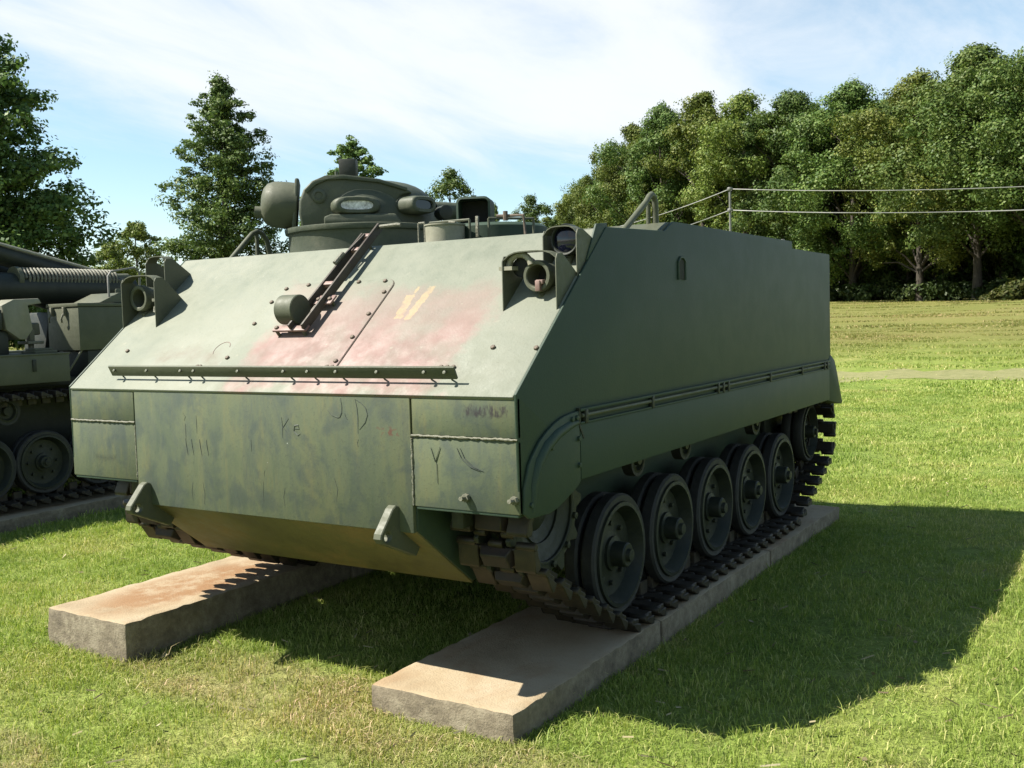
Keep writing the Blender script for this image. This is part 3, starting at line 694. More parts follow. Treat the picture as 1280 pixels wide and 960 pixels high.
def belt(circles, npts=160):
    pts = []
    for cy, cz, r in circles:
        for k in range(npts):
            a = 2*math.pi*k/npts; pts.append((cy+r*math.cos(a), cz+r*math.sin(a)))
    pts = sorted(set(pts)); 
    def half(seq):
        h = []
        for q in seq:
            while len(h) >= 2 and (h[-1][0]-h[-2][0])*(q[1]-h[-2][1])-(h[-1][1]-h[-2][1])*(q[0]-h[-2][0]) <= 0: h.pop()
            h.append(q)
        return h
    lo, up = half(pts), half(pts[::-1]); return np.array(lo[:-1]+up[:-1])
def lay_track(root, name, circles, xc, off, shoe, sag=0.0, pitch=0.153):
    """a track part with one sub-part per shoe, laid round its wheels"""
    P = belt(circles); Q = np.vstack([P, P[:1]]); seg = np.hypot(*np.diff(Q, axis=0).T); s = np.concatenate([[0], np.cumsum(seg)])
    n = round(s[-1]/pitch); st = s[-1]/n
    core = MB()
    tr = link('track', None, root); first = True
    ox, oy, oz = off
    pinb = MB()
    for i in range(n):
        a = np.array([np.interp((i+d)*st % s[-1], s, Q[:, k]) for d in (0,) for k in (0, 1)])
        b = np.array([np.interp(((i+.5)*st) % s[-1], s, Q[:, k]) for k in (0, 1)]); c = np.array([np.interp(((i-.5)*st) % s[-1], s, Q[:, k]) for k in (0, 1)])
        t = b-c; t /= np.linalg.norm(t); nrm = np.array([t[1], -t[0]])      # outward for the counter-clockwise hull
        o = bpy.data.objects.new('track_shoe', shoe); COL.objects.link(o); o.parent = tr
        X = Vector((1, 0, 0)); Y = Vector((0, t[0], t[1])); Z = Vector((0, nrm[0], nrm[1]))
        if X.cross(Y).dot(Z) < 0: Y = -Y
        o.matrix_local = Matrix(((X.x, Y.x, Z.x, xc-ox), (X.y, Y.y, Z.y, a[0]-oy), (X.z, Y.z, Z.z, a[1]-oz), (0, 0, 0, 1)))
    return tr

def wheel_meshes(R, face=1, hubl=0.055):
    """disc, tyre, hub for a double road wheel; +x is the outer face at 0"""
    d = MB(); d.lathe([(-.012, R*.868), (.006, R*.86), (.008, R*.80), (-.006, R*.775), (-.062, R*.70), (-.070, R*.45), (-.055, R*.30), (-.055, .01), (-.12, .01), (-.12, R*.45), (-.125, R*.86), (-.012, R*.868)], seg=40)
    for k in range(8):
        a = 2*math.pi*k/8; d.lathe([(-.066, .014), (-.050, .014), (-.048, 0)], (0, R*.50*math.cos(a), R*.50*math.sin(a)), seg=6)
    t = MB()
    for x1, x0 in ((-.004, -.078), (-.095, -.165)):
        t.lathe([(x0, R*.862), (x0, R*.965), (x0+.012, R), (x1-.012, R), (x1, R*.965), (x1-.002, R*.872), (x0, R*.862)], seg=44)
    h = MB(); h.lathe([(-.060, R*.29), (-.040, R*.285), (-.036, R*.21), (hubl-.055+.03, R*.20), (hubl-.055+.036, R*.18), (hubl-.055+.036, R*.11), (hubl-.055+.055, R*.10), (hubl-.055+.058, 0)], seg=24)
    return d.mesh('road_wheel', DARK_M, smooth=30), t.mesh('tyre', RUBBER_M, smooth=40), h.mesh('hub', DARK_M, smooth=30)
def put_wheel(root, ms, loc, flip=False, name='road_wheel'):
    w = link(name, ms[0], root, loc, (0, 0, math.pi) if flip else None)
    link('tyre', ms[1], w); link('hub', ms[2], w); return w
def roller_meshes(R):
    d = MB(); d.lathe([(-.05, 0), (-.05, R*.8), (0, R*.8), (0.004, R*.66), (-.02, R*.55), (-.02, R*.35), (.012, R*.3), (.014, 0)], seg=20)
    t = MB(); t.lathe([(-.055, R*.79), (-.055, R), (.002, R), (.002, R*.80), (-.055, R*.79)], seg=24)
    return d.mesh('return_roller', DARK_M, smooth=30), t.mesh('tyre', RUBBER_M, smooth=40)

# ------------------------------------------------------------------ the carrier
W = 2.69; RX, RY = 1.345, 2.25
Z1, Z2, Z3, Z4, SX, GY, Z5, LY = 1.2557, 0.800, 0.687, 1.0847, 0.4994, 0.7789, 1.9231, 4.509
ZR, ZROOF = 1.997, 1.945
def V(x, y, z): return (x-RX, y-RY, z)
GN = Vector((0, -math.sin(TH), math.cos(TH))); GT = Vector((0, math.cos(TH), math.sin(TH)))
def GL(x, s, h=0.0): return Vector(V(x, 0, Z1)) + GT*s + GN*h

def build_carrier():
    root = thing('tracked_carrier', (RX, RY, 0), 'olive drab tracked armoured carrier with faded pink primer on its sloping front plate', 'armoured vehicle')
    # ---- hull
    mb = MB()
    prof = [(0.018, Z2+.01), (0.018, Z1-.004), (GY+.010, Z5-.012), (1.40, ZROOF-.006), (LY, ZROOF-.006), (LY, 0.90), (0.55, 0.90), (0.30, Z2+.01)]
    mb.prism([V(0.012, y, z) for y, z in prof], (W-.024, 0, 0))
    mb.prism([V(SX-.004, y, z) for y, z in [(0.02, Z3+.004), (0.02, 0.95), (LY-.02, 0.95), (4.83, 0.90), (4.83, 0.72), (4.3, 0.40), (0.40, 0.40)]], (W-2*SX+.008, 0, 0))
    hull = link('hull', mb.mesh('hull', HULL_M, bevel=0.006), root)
    # raised roof over the troop compartment
    mb = MB(); mb.prism([V(1.40, y, z) for y, z in [(1.36, ZROOF-.02), (1.50, ZR-.004), (3.55, ZR-.004), (3.565, ZROOF-.02)]], (W-1.40-.014, 0, 0))
    link('raised_roof', mb.mesh('raised_roof', TOP_M, bevel=0.008), root)
    # ---- side plates (outer skin)
    sprof = [(0.003, Z2), (-.002, Z1-.004), (-.004, Z1+.001), (GY+.004, Z5+.003), (1.42, ZROOF), (1.53, ZR), (3.552, ZR), (3.560, 1.950), (LY, 1.946), (LY+.006, 1.20), (4.43, 1.15), (4.43, 0.90), (0.56, .90)]
    for s in (0, 1):
        mb = MB(); x = W if s else 0.0
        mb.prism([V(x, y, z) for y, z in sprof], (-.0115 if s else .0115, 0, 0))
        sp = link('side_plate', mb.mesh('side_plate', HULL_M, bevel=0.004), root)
    # slot in the right side plate: solid block, the hole's shade put into its colour
    mb = MB(); mb.box(*[a for a in (W-RX-.004, W-RX+.0035)], 1.585-RY, 1.655-RY, 1.712, 1.812)
    link('slot', mb.mesh('slot', HOLE_M), root)
    mb = MB(); mb.tube([V(W+.004, 1.575, 1.71), V(W+.004, 1.575, 1.80), V(W+.004, 1.60, 1.822), V(W+.004, 1.64, 1.822), V(W+.004, 1.665, 1.80), V(W+.004, 1.665, 1.71)], .007, 6)
    link('slot_rim', mb.mesh('slot_rim', HULL_M), root)
    # ---- front plates: one wide centre plate and four corner plates with welds between
    g = .004
    mb = MB(); mb.prism([V(x, 0, z) for x, z in [(SX+g, Z1-.012), (W-SX-g, Z1-.012), (W-SX-g, Z3), (SX+g, Z3)]], (0, .030, 0))
    fp = link('front_plate', mb.mesh('front_plate', FRONT_M, bevel=.004), root)
    cps = []
    for x0, x1 in ((0.0, SX-g), (W-SX+g, W)):
        for z0, z1, nm in ((Z4+.005, Z1-.012, 0), (Z2, Z4-.005, 1)):
            mb = MB(); mb.box(x0-RX, x1-RX, .001+.001*nm-RY, .022-RY, z0, z1)
            cps.append(link('corner_plate', mb.mesh('corner_plate', FRONT_M, bevel=.004), root))
    def weld(pts, r=.006, jit=.0014, parent=root):
        rw = random.Random(len(pts)*7+int(pts[0][0]*100)); P = []
        a, b = Vector(pts[0]), Vector(pts[1]); n = int((b-a).length/.012)
        for i in range(n+1): P.append(a.lerp(b, i/n)+Vector((rw.uniform(-jit, jit), -abs(rw.uniform(0, jit)), rw.uniform(-jit, jit))))
        mb = MB(); mb.tube(P, [r*rw.uniform(.75, 1.2) for _ in P], 6); return link('weld_bead', mb.mesh('weld_bead', WELD_M, smooth=60), parent)
    weld((V(0.004, .002, Z4), V(SX, .002, Z4))); weld((V(W-SX, .002, Z4), V(W-.004, .002, Z4)))
    weld((V(W-SX, .003, Z4-.01), V(W-SX, .003, Z2+.004)), .006); weld((V(SX, .004, Z4-.01), V(SX, .004, Z2+.004)), .005)
    # underside flange of the corner plates
    for x0, x1 in ((0.01, SX-.01), (W-SX+.01, W-.01)):
        mb = MB(); mb.box(x0-RX, x1-RX, .006-RY, .30-RY, Z2-.012, Z2+.002); link('sponson_lip', mb.mesh('sponson_lip', HULL_M, bevel=.003), root)
    # lower front plate sloping back under the nose
    mb = MB(); mb.prism([V(SX+.002, y, z) for y, z in [(0.012, Z3+.002), (0.030, Z3+.012), (0.42, .41), (0.41, .395), (0.40, .39)]], (W-2*SX-.004, 0, 0))
    link('lower_front_plate', mb.mesh('lower_front_plate', paint_mat('mud_stained_olive', (0.0718, 0.0641, 0.0286), (0.1101, 0.0980, 0.0396), (0.1723, 0.1203, 0.0515), .6, 2.5)[0], bevel=.003), root)
    # ---- glacis plate
    mb = MB(); n2 = GN*-.026
    mb.prism([GL(.0122, -.012), GL(W-.0122, -.012), GL(W-.0122, 1.0257), GL(.0122, 1.0257)], n2)
    gl = link('glacis_plate', mb.mesh('glacis_plate', GLACIS_M, bevel=.007, seg=2), root)
    # access cover with rounded upper corners, bolts
    x0, x1, s0, s1 = 0.985, 1.712, .095, .742; rr = .06; pts = [(x0, s0), (x1, s0)]
    for k in range(7):
        a = math.pi/2*k/6; pts.append((x1-rr+rr*math.cos(a), s1-rr+rr*math.sin(a)))
    for k in range(7):
        a = math.pi/2+math.pi/2*k/6; pts.append((x0+rr+rr*math.cos(a), s1-rr+rr*math.sin(a)))
    mb = MB(); mb.prism([GL(x, s, .001) for x, s in pts], GN*.0055); ac = link('access_cover', mb.mesh('access_cover', GLACIS_M, bevel=.0025), gl)
    seam = MB(); seam.tube([GL(x, s, .001) for x, s in pts[1:]], .0035, 5); link('cover_seam', seam.mesh('cover_seam', RUSTBOLT_M), gl)
    bm_ = MB(); bm_.lathe([(0, .011), (.008, .011), (.010, .008), (.0105, 0)], axis=GN, seg=6); bme = bm_.mesh('bolt', RUSTBOLT_M, smooth=0)
    for x, s in ((1.651, .722), (1.692, .64), (1.692, .487), (1.692, .331), (1.693, .177), (1.489, .725), (1.169, .722), (1.035, .70), (1.005, .60), (1.005, .44), (1.005, .20)):
        link('bolt', bme, ac, GL(x, s, .006))
    for x, s in ((2.465, .261), (2.668, .255), (.22, .26)): link('bolt', bme, gl, GL(x, s, .0))
    mb = MB(); mb.tube([GL(.905+.045*math.cos(a), .27+.05*math.sin(a), .0005) for a in np.linspace(0.3, 3.9, 14)], .0016, 6); link('ring_mark', mb.mesh('ring_mark', PINKMET_M), gl)
    # trim strip along the foot of the glacis, on spacers with bolts
    mb = MB(); c0 = GL(.315, .066, .050); c1 = GL(2.405, .066, .050)
    mb.obox((c0+c1)/2, ((c1-c0)/2), Vector((0, -.012, .024)), Vector((0, .004, .003)))
    ts = link('trim_strip', mb.mesh('trim_strip', TOP_M, bevel=.002), root)
    bm2 = MB(); bm2.lathe([(0, .0075), (.008, .0075), (.009, 0)], axis=(0, -.89, .45), seg=6); b2 = bm2.mesh('bolt', TOP_M, smooth=0)
    for i, x in enumerate((.36, .60, .84, .93, 1.22, 1.50, 1.64, 1.80, 2.02, 2.26, 2.36)):
        link('bolt', b2, ts, GL(x, .058, .056)); m3 = MB(); a, b = GL(x, .076, -.002), GL(x, .072, .048)
        m3.tube([a, b], .0038, 6); link('spacer', m3.mesh('spacer', TOP_M), ts)
    for x in (1.66, 1.69, 2.27, 2.30, 2.33, .84, .86): link('bolt', bme, gl, GL(x, .145, 0))
    # ---- travel lock: two rails standing off the plate, roller drum, feet, upper latch rod
    tl = link('travel_lock', None, root, GL(1.38, .35, .05))
    base = GL(1.38, .35, .05)
    def rel(x, s, h): return GL(x, s, h) - base
    LOCK_M = paint_mat('lock_paint', (0.0330, 0.0224, 0.0198), (0.0449, 0.0383, 0.0290), (0.0726, 0.0594, 0.0462), .5, 8)[0]
    for x0, x1, s1 in ((1.330, 1.352, 1.04), (1.412, 1.412, 1.115)):
        mb = MB(); a, b = rel(x0, .35, .050), rel(x1, s1, .050); mb.obox((a+b)/2, (b-a)/2, Vector((.006, 0, 0)), GN*.022)
        link('lock_rail', mb.mesh('lock_rail', LOCK_M, bevel=.002), tl)
    for s in (.66, .92, 1.03):
        mb = MB(); mb.obox(rel(1.378, s, .055), Vector((.036, 0, 0)), GT*.012, GN*.010)
        link('cross_bar', mb.mesh('cross_bar', PINKMET_M, bevel=.002), tl)
    mb = MB(); mb.lathe([(0, 0), (0, .066), (.004, .070), (.104, .070), (.108, .066), (.108, 0)], rel(1.235, .455, .076), (1, 0, 0), 32); link('roller_drum', mb.mesh('roller_drum', TOP_M, smooth=30), tl)
    for x0, x1, s0, s1 in ((1.215, 1.425, .345, .380), (1.345, 1.455, .530, .590)):
        mb = MB(); mb.obox(rel((x0+x1)/2, (s0+s1)/2, .040), Vector(((x1-x0)/2, 0, 0)), GT*((s1-s0)/2), GN*.005); f = link('lock_foot', mb.mesh('lock_foot', PINKMET_M, bevel=.001), tl)
        for x in (x0+.02, x1-.02): link('bolt', bme, f, rel(x, (s0+s1)/2, .044))
    for x, s in ((1.235, .352), (1.40, .352), (1.44, .56), (1.395, 1.0)):
        mb = MB(); mb.tube([rel(x, s, .04), rel(x, s, -.003)], .008, 6); link('lock_post', mb.mesh('lock_post', TOP_M), tl)
    mb = MB(); mb.tube([rel(1.415, 1.105, .055), rel(1.53, 1.105, .058), rel(1.55, 1.105, .055)], [.010, .010, .008], 8); link('latch_rod', mb.mesh('latch_rod', WELD_M), tl)
    mb = MB(); mb.tube([rel(1.345, .80, .075), rel(1.385, 1.02, .075)], .007, 6); link('tension_rod', mb.mesh('tension_rod', STEEL_M), tl)
    mb = MB(); mb.tube([rel(1.340, .79, .08), rel(1.352, .86, .085)], .013, 8); link('tension_eye', mb.mesh('tension_eye', WELD_M), tl)
    # ---- tow hooks
    for x0 in (0.555, 2.075):
        mb = MB(); pr = [(0.012, .79), (-.020, .80), (-.040, .79), (-.118, .700), (-.124, .680), (-.110, .660), (-.085, .650), (0.105, .565), (0.135, .60)]
        th = .042; cy, cz, r = -.078, .683, .021
        # plate with a real hole: ring bridged to the outline
        n = len(pr); ring = [(cy+r*math.cos(a), cz+r*math.sin(a)) for a in np.linspace(0, 2*math.pi, 16, endpoint=False)]
        bmh = bmesh.new()
        for xx in (x0-RX, x0-RX+th):
            vo = [bmh.verts.new((xx, y-RY, z)) for y, z in pr]; vi = [bmh.verts.new((xx, y-RY, z)) for y, z in ring]
            ed = [bmh.edges.new((vo[i], vo[(i+1) % n])) for i in range(n)] + [bmh.edges.new((vi[i], vi[(i+1) % 16])) for i in range(16)]
            bmesh.ops.triangle_fill(bmh, use_beauty=True, use_dissolve=False, edges=ed)
        bmh.verts.ensure_lookup_table(); A = bmh.verts[:]; o2 = n+16
        for i in range(n): bmh.faces.new((A[i], A[(i+1) % n], A[o2+(i+1) % n], A[o2+i]))
        for i in range(16): bmh.faces.new((A[n+i], A[o2+n+i], A[o2+n+(i+1) % 16], A[n+(i+1) % 16]))
        bmesh.ops.recalc_face_normals(bmh, faces=bmh.faces)
        ee = [e for e in bmh.edges if len(e.link_faces) == 2 and e.calc_face_angle(0) > 1.2 and abs(e.verts[0].co.x-e.verts[1].co.x) < 1e-5]
        bmesh.ops.bevel(bmh, geom=ee, offset=.004, segments=1, affect='EDGES')
        me = bpy.data.meshes.new('tow_hook'); bmh.to_mesh(me); bmh.free(); me.materials.append(TOP_M); link('tow_hook', me, root)
    # ---- stud bolts on the right lower corner plate
    for x, z in ((2.452, .853), (2.672, .858)):
        mb = MB(); mb.tube([V(x, .004, z), V(x, -.030, z), V(x, -.046, z+.002)], [.010, .010, .009], 8); mb.lathe([(0, .017), (.018, .017), (.020, 0)], V(x, -.002, z), (0, -1, 0), 6); link('stud_bolt', mb.mesh('stud_bolt', WELD_M), cps[3])
    # ---- scratches in the front paint: raised curls of dark paint, letters J and D
    def scratch(pts, w=.0019, parent=fp):
        P = [V(x, -.0004, z) for x, z in pts]; mb = MB(); mb.tube(P, [w*.5]+[w]*(len(P)-2)+[w*.4], 4); o = link('scratch', mb.mesh('scratch', SCRATCH_M), parent)
    scratch([(1.826, 1.229), (1.831, 1.195), (1.829, 1.168), (1.818, 1.148), (1.806, 1.146), (1.776, 1.155), (1.75, 1.178)])
    scratch([(1.845, 1.165), (1.850, 1.150), (1.862, 1.140)], .002)
    scratch([(1.905, 1.226), (1.913, 1.19), (1.916, 1.15), (1.914, 1.083)])
    scratch([(1.905, 1.226), (1.935, 1.212), (1.96, 1.19), (1.968, 1.162), (1.955, 1.13), (1.922, 1.098)])
    scratch([(1.482, 1.14), (1.487, 1.10), (1.485, 1.05)]); scratch([(1.525, 1.135), (1.49, 1.095), (1.53, 1.055)])
    scratch([(1.555, 1.09), (1.585, 1.092), (1.580, 1.108), (1.560, 1.105), (1.553, 1.08), (1.575, 1.062), (1.59, 1.07)], .0022)
    rs = random.Random(21)
    for _ in range(11):
        x, z = rs.uniform(.62, 2.1), rs.uniform(.80, 1.22); l = rs.uniform(.03, .10); k = rs.uniform(-.02, .02)
        scratch([(x, z), (x+k, z-l*.5), (x+k*.4, z-l)], .0011)
    for x in (.86, .90, .955, 1.0): scratch([(x, 1.02), (x+.004, .985), (x+.012, .945)], .0022)
    scratch([(2.285, 1.04), (2.305, .985), (2.33, 1.045)], .0022, cps[3]); scratch([(2.31, .98), (2.312, .90)], .0022, cps[3])
    for d in (0, .015): scratch([(2.41+d, 1.045), (2.43+d, 1.005), (2.47+d, .975), (2.515+d, .96)], .0022, cps[3])
    # ---- side: front fender shell, skirt, hinge rail, rear flap (both sides)
    for s in (0, 1):
        def X(d): return W+d if s else -d
        ex = -1 if s else 1
        fend = [(0.016, .800), (0.020, .90), (0.055, .985), (0.085, 1.018), (0.14, 1.065), (0.20, 1.098), (0.265, 1.124), (0.33, 1.142), (0.40, 1.150), (0.470, 1.154), (.470, .86), (.44, .842), (.36, .812), (.27, .782), (.20, .772), (.05, .778)]
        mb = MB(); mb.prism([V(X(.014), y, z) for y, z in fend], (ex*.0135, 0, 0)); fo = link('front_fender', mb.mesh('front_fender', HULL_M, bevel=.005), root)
        # rolled bulge of the fender above the sprocket
        arc = [(0.075, .80), (0.085, .90), (0.125, .985), (0.19, 1.04), (.28, 1.078), (.38, 1.10), (.455, 1.106)]
        mb = MB(); P0 = [V(X(.008), y, z) for y, z in arc]; mb.tube(P0, [.012, .022, .026, .026, .024, .020, .012], 10)
        link('fender_roll', mb.mesh('fender_roll', HULL_M, smooth=80), fo)
        bb = MB(); bb.lathe([(0, .011), (.008, .010), (.010, 0)], axis=(1 if s else -1, 0, 0), seg=8); bbm = bb.mesh('rivet', HULL_M)
        for y, z in ((.40, 1.125), (.44, 1.127), (.23, 1.03), (.06, .83), (.455, 1.04), (.455, .93), (.12, .96)): link('rivet', bbm, fo, V(X(.0145), y, z))
        # skirt
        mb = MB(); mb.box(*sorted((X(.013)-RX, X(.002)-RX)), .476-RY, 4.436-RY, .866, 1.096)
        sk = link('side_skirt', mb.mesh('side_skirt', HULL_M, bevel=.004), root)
        # hinge rail: recessed channel with a round rod, lips and brackets
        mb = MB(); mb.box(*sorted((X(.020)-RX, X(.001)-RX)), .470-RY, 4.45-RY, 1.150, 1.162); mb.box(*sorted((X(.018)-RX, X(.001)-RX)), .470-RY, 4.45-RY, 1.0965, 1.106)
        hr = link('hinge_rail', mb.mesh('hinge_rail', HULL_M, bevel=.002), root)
        mb = MB(); mb.tube([V(X(.010), .49, 1.131), V(X(.010), 4.43, 1.131)], .009, 8); link('hinge_rod', mb.mesh('hinge_rod', TOP_M), hr)
        bk = MB(); bk.box(*sorted(((.022 if s else -.022), 0)), -.012, .012, -.030, .028); bkm = bk.mesh('bracket', DARK_M, bevel=.002)
        for y in (.52, 1.20, 2.08, 2.16, 2.24, 3.0, 3.7, 4.28, 4.36): link('bracket', bkm, hr, V(X(.001), y, 1.128))
        mb = MB(); mb.prism([V(X(.016), y, z) for y, z in ((.462, 1.165), (.474, 1.165), (.474, 1.09), (.510, 1.035), (.498, 1.035), (.462, 1.09))], (ex*.012, 0, 0)); link('strap', mb.mesh('strap', DARK_M), hr)
        # rear fender box behind the skirt
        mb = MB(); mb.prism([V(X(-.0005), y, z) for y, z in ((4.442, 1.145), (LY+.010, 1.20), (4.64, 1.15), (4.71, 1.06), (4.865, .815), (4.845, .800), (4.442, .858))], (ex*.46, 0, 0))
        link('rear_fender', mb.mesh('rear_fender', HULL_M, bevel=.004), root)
    # rear ramp plate
    mb = MB(); mb.prism([V(.5, y, z) for y, z in ((LY+.002, .62), (LY+.002, 1.85), (LY+.07, 1.83), (LY+.16, .66))], (W-1.0, 0, 0)); link('rear_ramp', mb.mesh('rear_ramp', HULL_M, bevel=.01), root)
    # ---- running gear
    shoe = shoe_mesh()
    circ = [(.52, .72, .292), (1.2604, .363, .316), (3.927, .363, .316), (4.70, .59, .245)]
    wm = wheel_meshes(.3005); rm = roller_meshes(.088); im = wheel_meshes(.235)
    spk = MB(); R = .27
    spk.lathe([(-.02, .262), (.0, .262), (.004, .236), (-.010, .228), (-.060, .10), (-.040, .075), (-.030, 0)], seg=40); spk.lathe([(-.20, 0), (-.20, .15), (-.03, .15)], seg=24)
    tee = MB()
    for xx in (-.02, -.175):
        for k in range(11):
            a = 2*math.pi*k/11
            for sgn in (0,):
                U = Vector((0, math.cos(a), math.sin(a))); T = Vector((0, -math.sin(a), math.cos(a)))
                tee.add([U*.255+T*-.045+Vector((xx, 0, 0)), U*.255+T*.045+Vector((xx, 0, 0)), U*.318+T*.014+Vector((xx, 0, 0)), U*.318-T*.014+Vector((xx, 0, 0)),
                         U*.255+T*-.045+Vector((xx+.022, 0, 0)), U*.255+T*.045+Vector((xx+.022, 0, 0)), U*.318+T*.014+Vector((xx+.022, 0, 0)), U*.318-T*.014+Vector((xx+.022, 0, 0))],
                        [(3, 2, 1, 0), (4, 5, 6, 7), (0, 1, 5, 4), (1, 2, 6, 5), (2, 3, 7, 6), (3, 0, 4, 7)])
        tee.lathe([(xx-.001, .225), (xx-.001, .270), (xx+.023, .270), (xx+.023, .225), (xx-.001, .225)], seg=44)
    spm = spk.mesh('sprocket', DARK_M, smooth=35); tem = tee.mesh('toothed_ring', DARK_M, bevel=.003, seg=1)
    bl8 = MB(); bl8.lathe([(0, .016), (.014, .016), (.016, 0)], seg=6); bl8m = bl8.mesh('bolt', DARK_M, smooth=0)
    for side in (0, 1):
        fx = 2.500 if side else W-2.500; xc = 2.425 if side else W-2.425
        dz = 0.0 if side else 0.09                    # the left bogie rides higher on its taller pad
        lay_track(root, 'track', circ if side else [(a, b+(dz if 0 < i < 3 else 0), c) for i, (a, b, c) in enumerate(circ)], xc, (RX, RY, 0), shoe)
        for i in range(5): put_wheel(root, wm, V(fx, 1.2604+.6666*i, .363+dz), not side)
        put_wheel(root, im, V(fx-.015 if side else fx+.015, 4.70, .59), not side, 'idler_wheel')
        for y in (1.60, 2.25, 3.52):
            r = link('return_roller', rm[0], root, V(fx-.06 if side else fx+.06, y, .785), (0, 0, 0 if side else math.pi)); link('tyre', rm[1], r)
        sp = link('sprocket', spm, root, V(fx+.005 if side else fx-.005, .52, .72), (0, 0, 0 if side else math.pi)); link('toothed_ring', tem, sp)
        for k in range(11):
            a = 2*math.pi*(k+.5)/11; link('bolt', bl8m, sp, (.003, .248*math.cos(a), .248*math.sin(a)))
        # suspension arms and axle housing on the hull side
        for i in range(5):
            mb = MB(); y = 1.2604+.6666*i; xx = (2.19 if side else .50)
            mb.tube([V(xx, y-.30, .50), V(fx-.16 if side else fx+.16, y-.30, .50)], .06, 10); mb.obox(Vector(V((xx+fx)/2 + (-.02 if side else .02), y-.15, .43)), Vector((.03, 0, 0)), Vector((0, .17, -.08)), Vector((0, .02, .045)))
            mb.tube([V(xx, y, .363+dz), V(fx-.05 if side else fx+.05, y, .363+dz)], .045, 8); link('suspension_arm', mb.mesh('suspension_arm', DARK_M, smooth=40), root)
        mb = MB(); mb.tube([V(2.19 if side else .5, .52, .72), V(fx-.1 if side else fx+.1, .52, .72)], .13, 16); link('final_drive', mb.mesh('final_drive', DARK_M, smooth=40), root)
        mb = MB(); mb.tube([V(2.19 if side else .5, 4.70, .59), V(fx-.1 if side else fx+.1, 4.70, .59)], .05, 10)
        link('idler_axle', mb.mesh('idler_axle', DARK_M, smooth=40), root)
        xs = 2.195 if side else .455
        mb = MB(); mb.prism([V(xs, y, z) for y, z in ((4.35, .95), (4.97, .90), (4.97, .66), (4.75, .46), (4.35, .42))], (.04, 0, 0)); link('idler_mount', mb.mesh('idler_mount', DARK_M, bevel=.006), root)
        # hanging bracket behind the sponson nose
        bx = (2.30, 2.36) if side else (.32, .44)
        mb = MB(); mb.box(bx[0]-RX, bx[1]-RX, .10-RY, .18-RY, .70, .93); link('nose_bracket', mb.mesh('nose_bracket', DARK_M, bevel=.008), root)
    # ---- headlight groups with sheet guards
    def plate_tri(x, y, z0, z1, back=.18, th=.006):
        """side plate of a guard: upright front edge, narrow top, long rear edge sloping down to the glacis"""
        yb = y+back; P = [(y, z0-.012), (y, z1-.03), (y+.012, z1-.007), (y+.055, z1-.004), (yb, Z1+yb*math.tan(TH)-.004)]
        if yb > GY-.01: P = P[:-1] + [(GY-.01, Z5-.014)]
        return [V(x-th/2, a, b) for a, b in P]
    def guard(x0, x1, y, z1, lab):
        z0 = Z1+y*math.tan(TH)
        gd = link('lamp_guard', None, root, V((x0+x1)/2, y, z0)); off = Vector(V((x0+x1)/2, y, z0))
        for x in (x0, x1):
            mb = MB(); mb.prism([Vector(q)-off for q in plate_tri(x, y, z0, z1)], (.006, 0, 0)); link('guard_side', mb.mesh('guard_side', TOP_M, bevel=.0015, seg=1), gd)
        # arched top sheet
        mb = MB(); n = 10; yb = y+.07
        arc = [(x0+(x1-x0)*t, z1-.028+.034*(1-(2*t-1)**4)) for t in np.linspace(0, 1, n)]; vs = []
        for h in (0, .005):
            for yy in (y+.006, yb):
                for x, z in arc: vs.append(Vector(V(x, yy, z+h))-off)
        fs = []
        for k in range(n-1): fs += [(k, k+1, n+k+1, n+k), (2*n+k, 3*n+k, 3*n+k+1, 2*n+k+1), (k, 2*n+k, 2*n+k+1, k+1), (n+k, n+k+1, 3*n+k+1, 3*n+k)]
        mb.add(vs, fs); link('guard_top', mb.mesh('guard_top', TOP_M, smooth=40), gd); return gd
    def lamp(c, R, hollow, L=.13, dirv=(0, -1, .0), clip=True):
        c = Vector(V(*c)); d = Vector(dirv).normalized(); lp = link('headlight', None, root, c)
        mb = MB()
        if hollow:
            mb.lathe([(.012, R*.70), (.016, R*.76), (.016, R*.94), (.008, R), (-.018, R), (-.022, R*.94), (-.03, R*.92), (-L*.7, R*.82), (-L, R*.5), (-L, 0)], (0, 0, 0), d, 32); mb.lathe([(.012, R*.70), (-L*.6, R*.62)], (0, 0, 0), d, 32)
            link('lamp_body', mb.mesh('lamp_body', TOP_M, smooth=40), lp)
            m2 = MB(); m2.lathe([(-L*.55, R*.66), (-L*.62, 0)], (0, 0, 0), d, 24); link('lamp_socket', m2.mesh('lamp_socket', HOLE_M, smooth=40), lp)
            if clip: m3 = MB(); m3.obox((.012, -.012, -R*.62), (.011, 0, 0), (0, .02, 0), (0, 0, .022)); m3.obox((.018, -.014, -R*.38), (.016, 0, 0), (0, .012, 0), (0, 0, .009)); link('lamp_clip', m3.mesh('lamp_clip', PINKMET_M, bevel=.002), lp)
        else:
            mb.lathe([(.004, R*.82), (.014, R*.88), (.016, R*.97), (.008, R), (-.03, R), (-L*.7, R*.85), (-L, R*.4), (-L, 0)], (0, 0, 0), d, 32); link('lamp_body', mb.mesh('lamp_body', DARK_M, smooth=40), lp)
            m2 = MB(); m2.lathe([(.004, R*.83), (.010, R*.6), (.014, 0)], (0, 0, 0), d, 28); link('lens', m2.mesh('lens', LENS_M, smooth=60), lp)
        m4 = MB(); m4.tube([d*-L*.7, Vector((0, .02, -R*1.3)), Vector((0, .03, -R*2.0))], .016, 8); link('lamp_foot', m4.mesh('lamp_foot', TOP_M), lp); return lp
    guard(2.410, 2.665, .368, 1.805, 'r'); guard(2.515, 2.675, .53, 1.912, 'r')
    lamp((2.553, .42, 1.712), .066, True); lamp((2.602, .575, 1.866), .066, False)
    guard(0.010, 0.275, .337, 1.812, 'l'); guard(0.012, 0.165, .50, 1.922, 'l')
    lamp((.085, .40, 1.703), .070, True, clip=False)
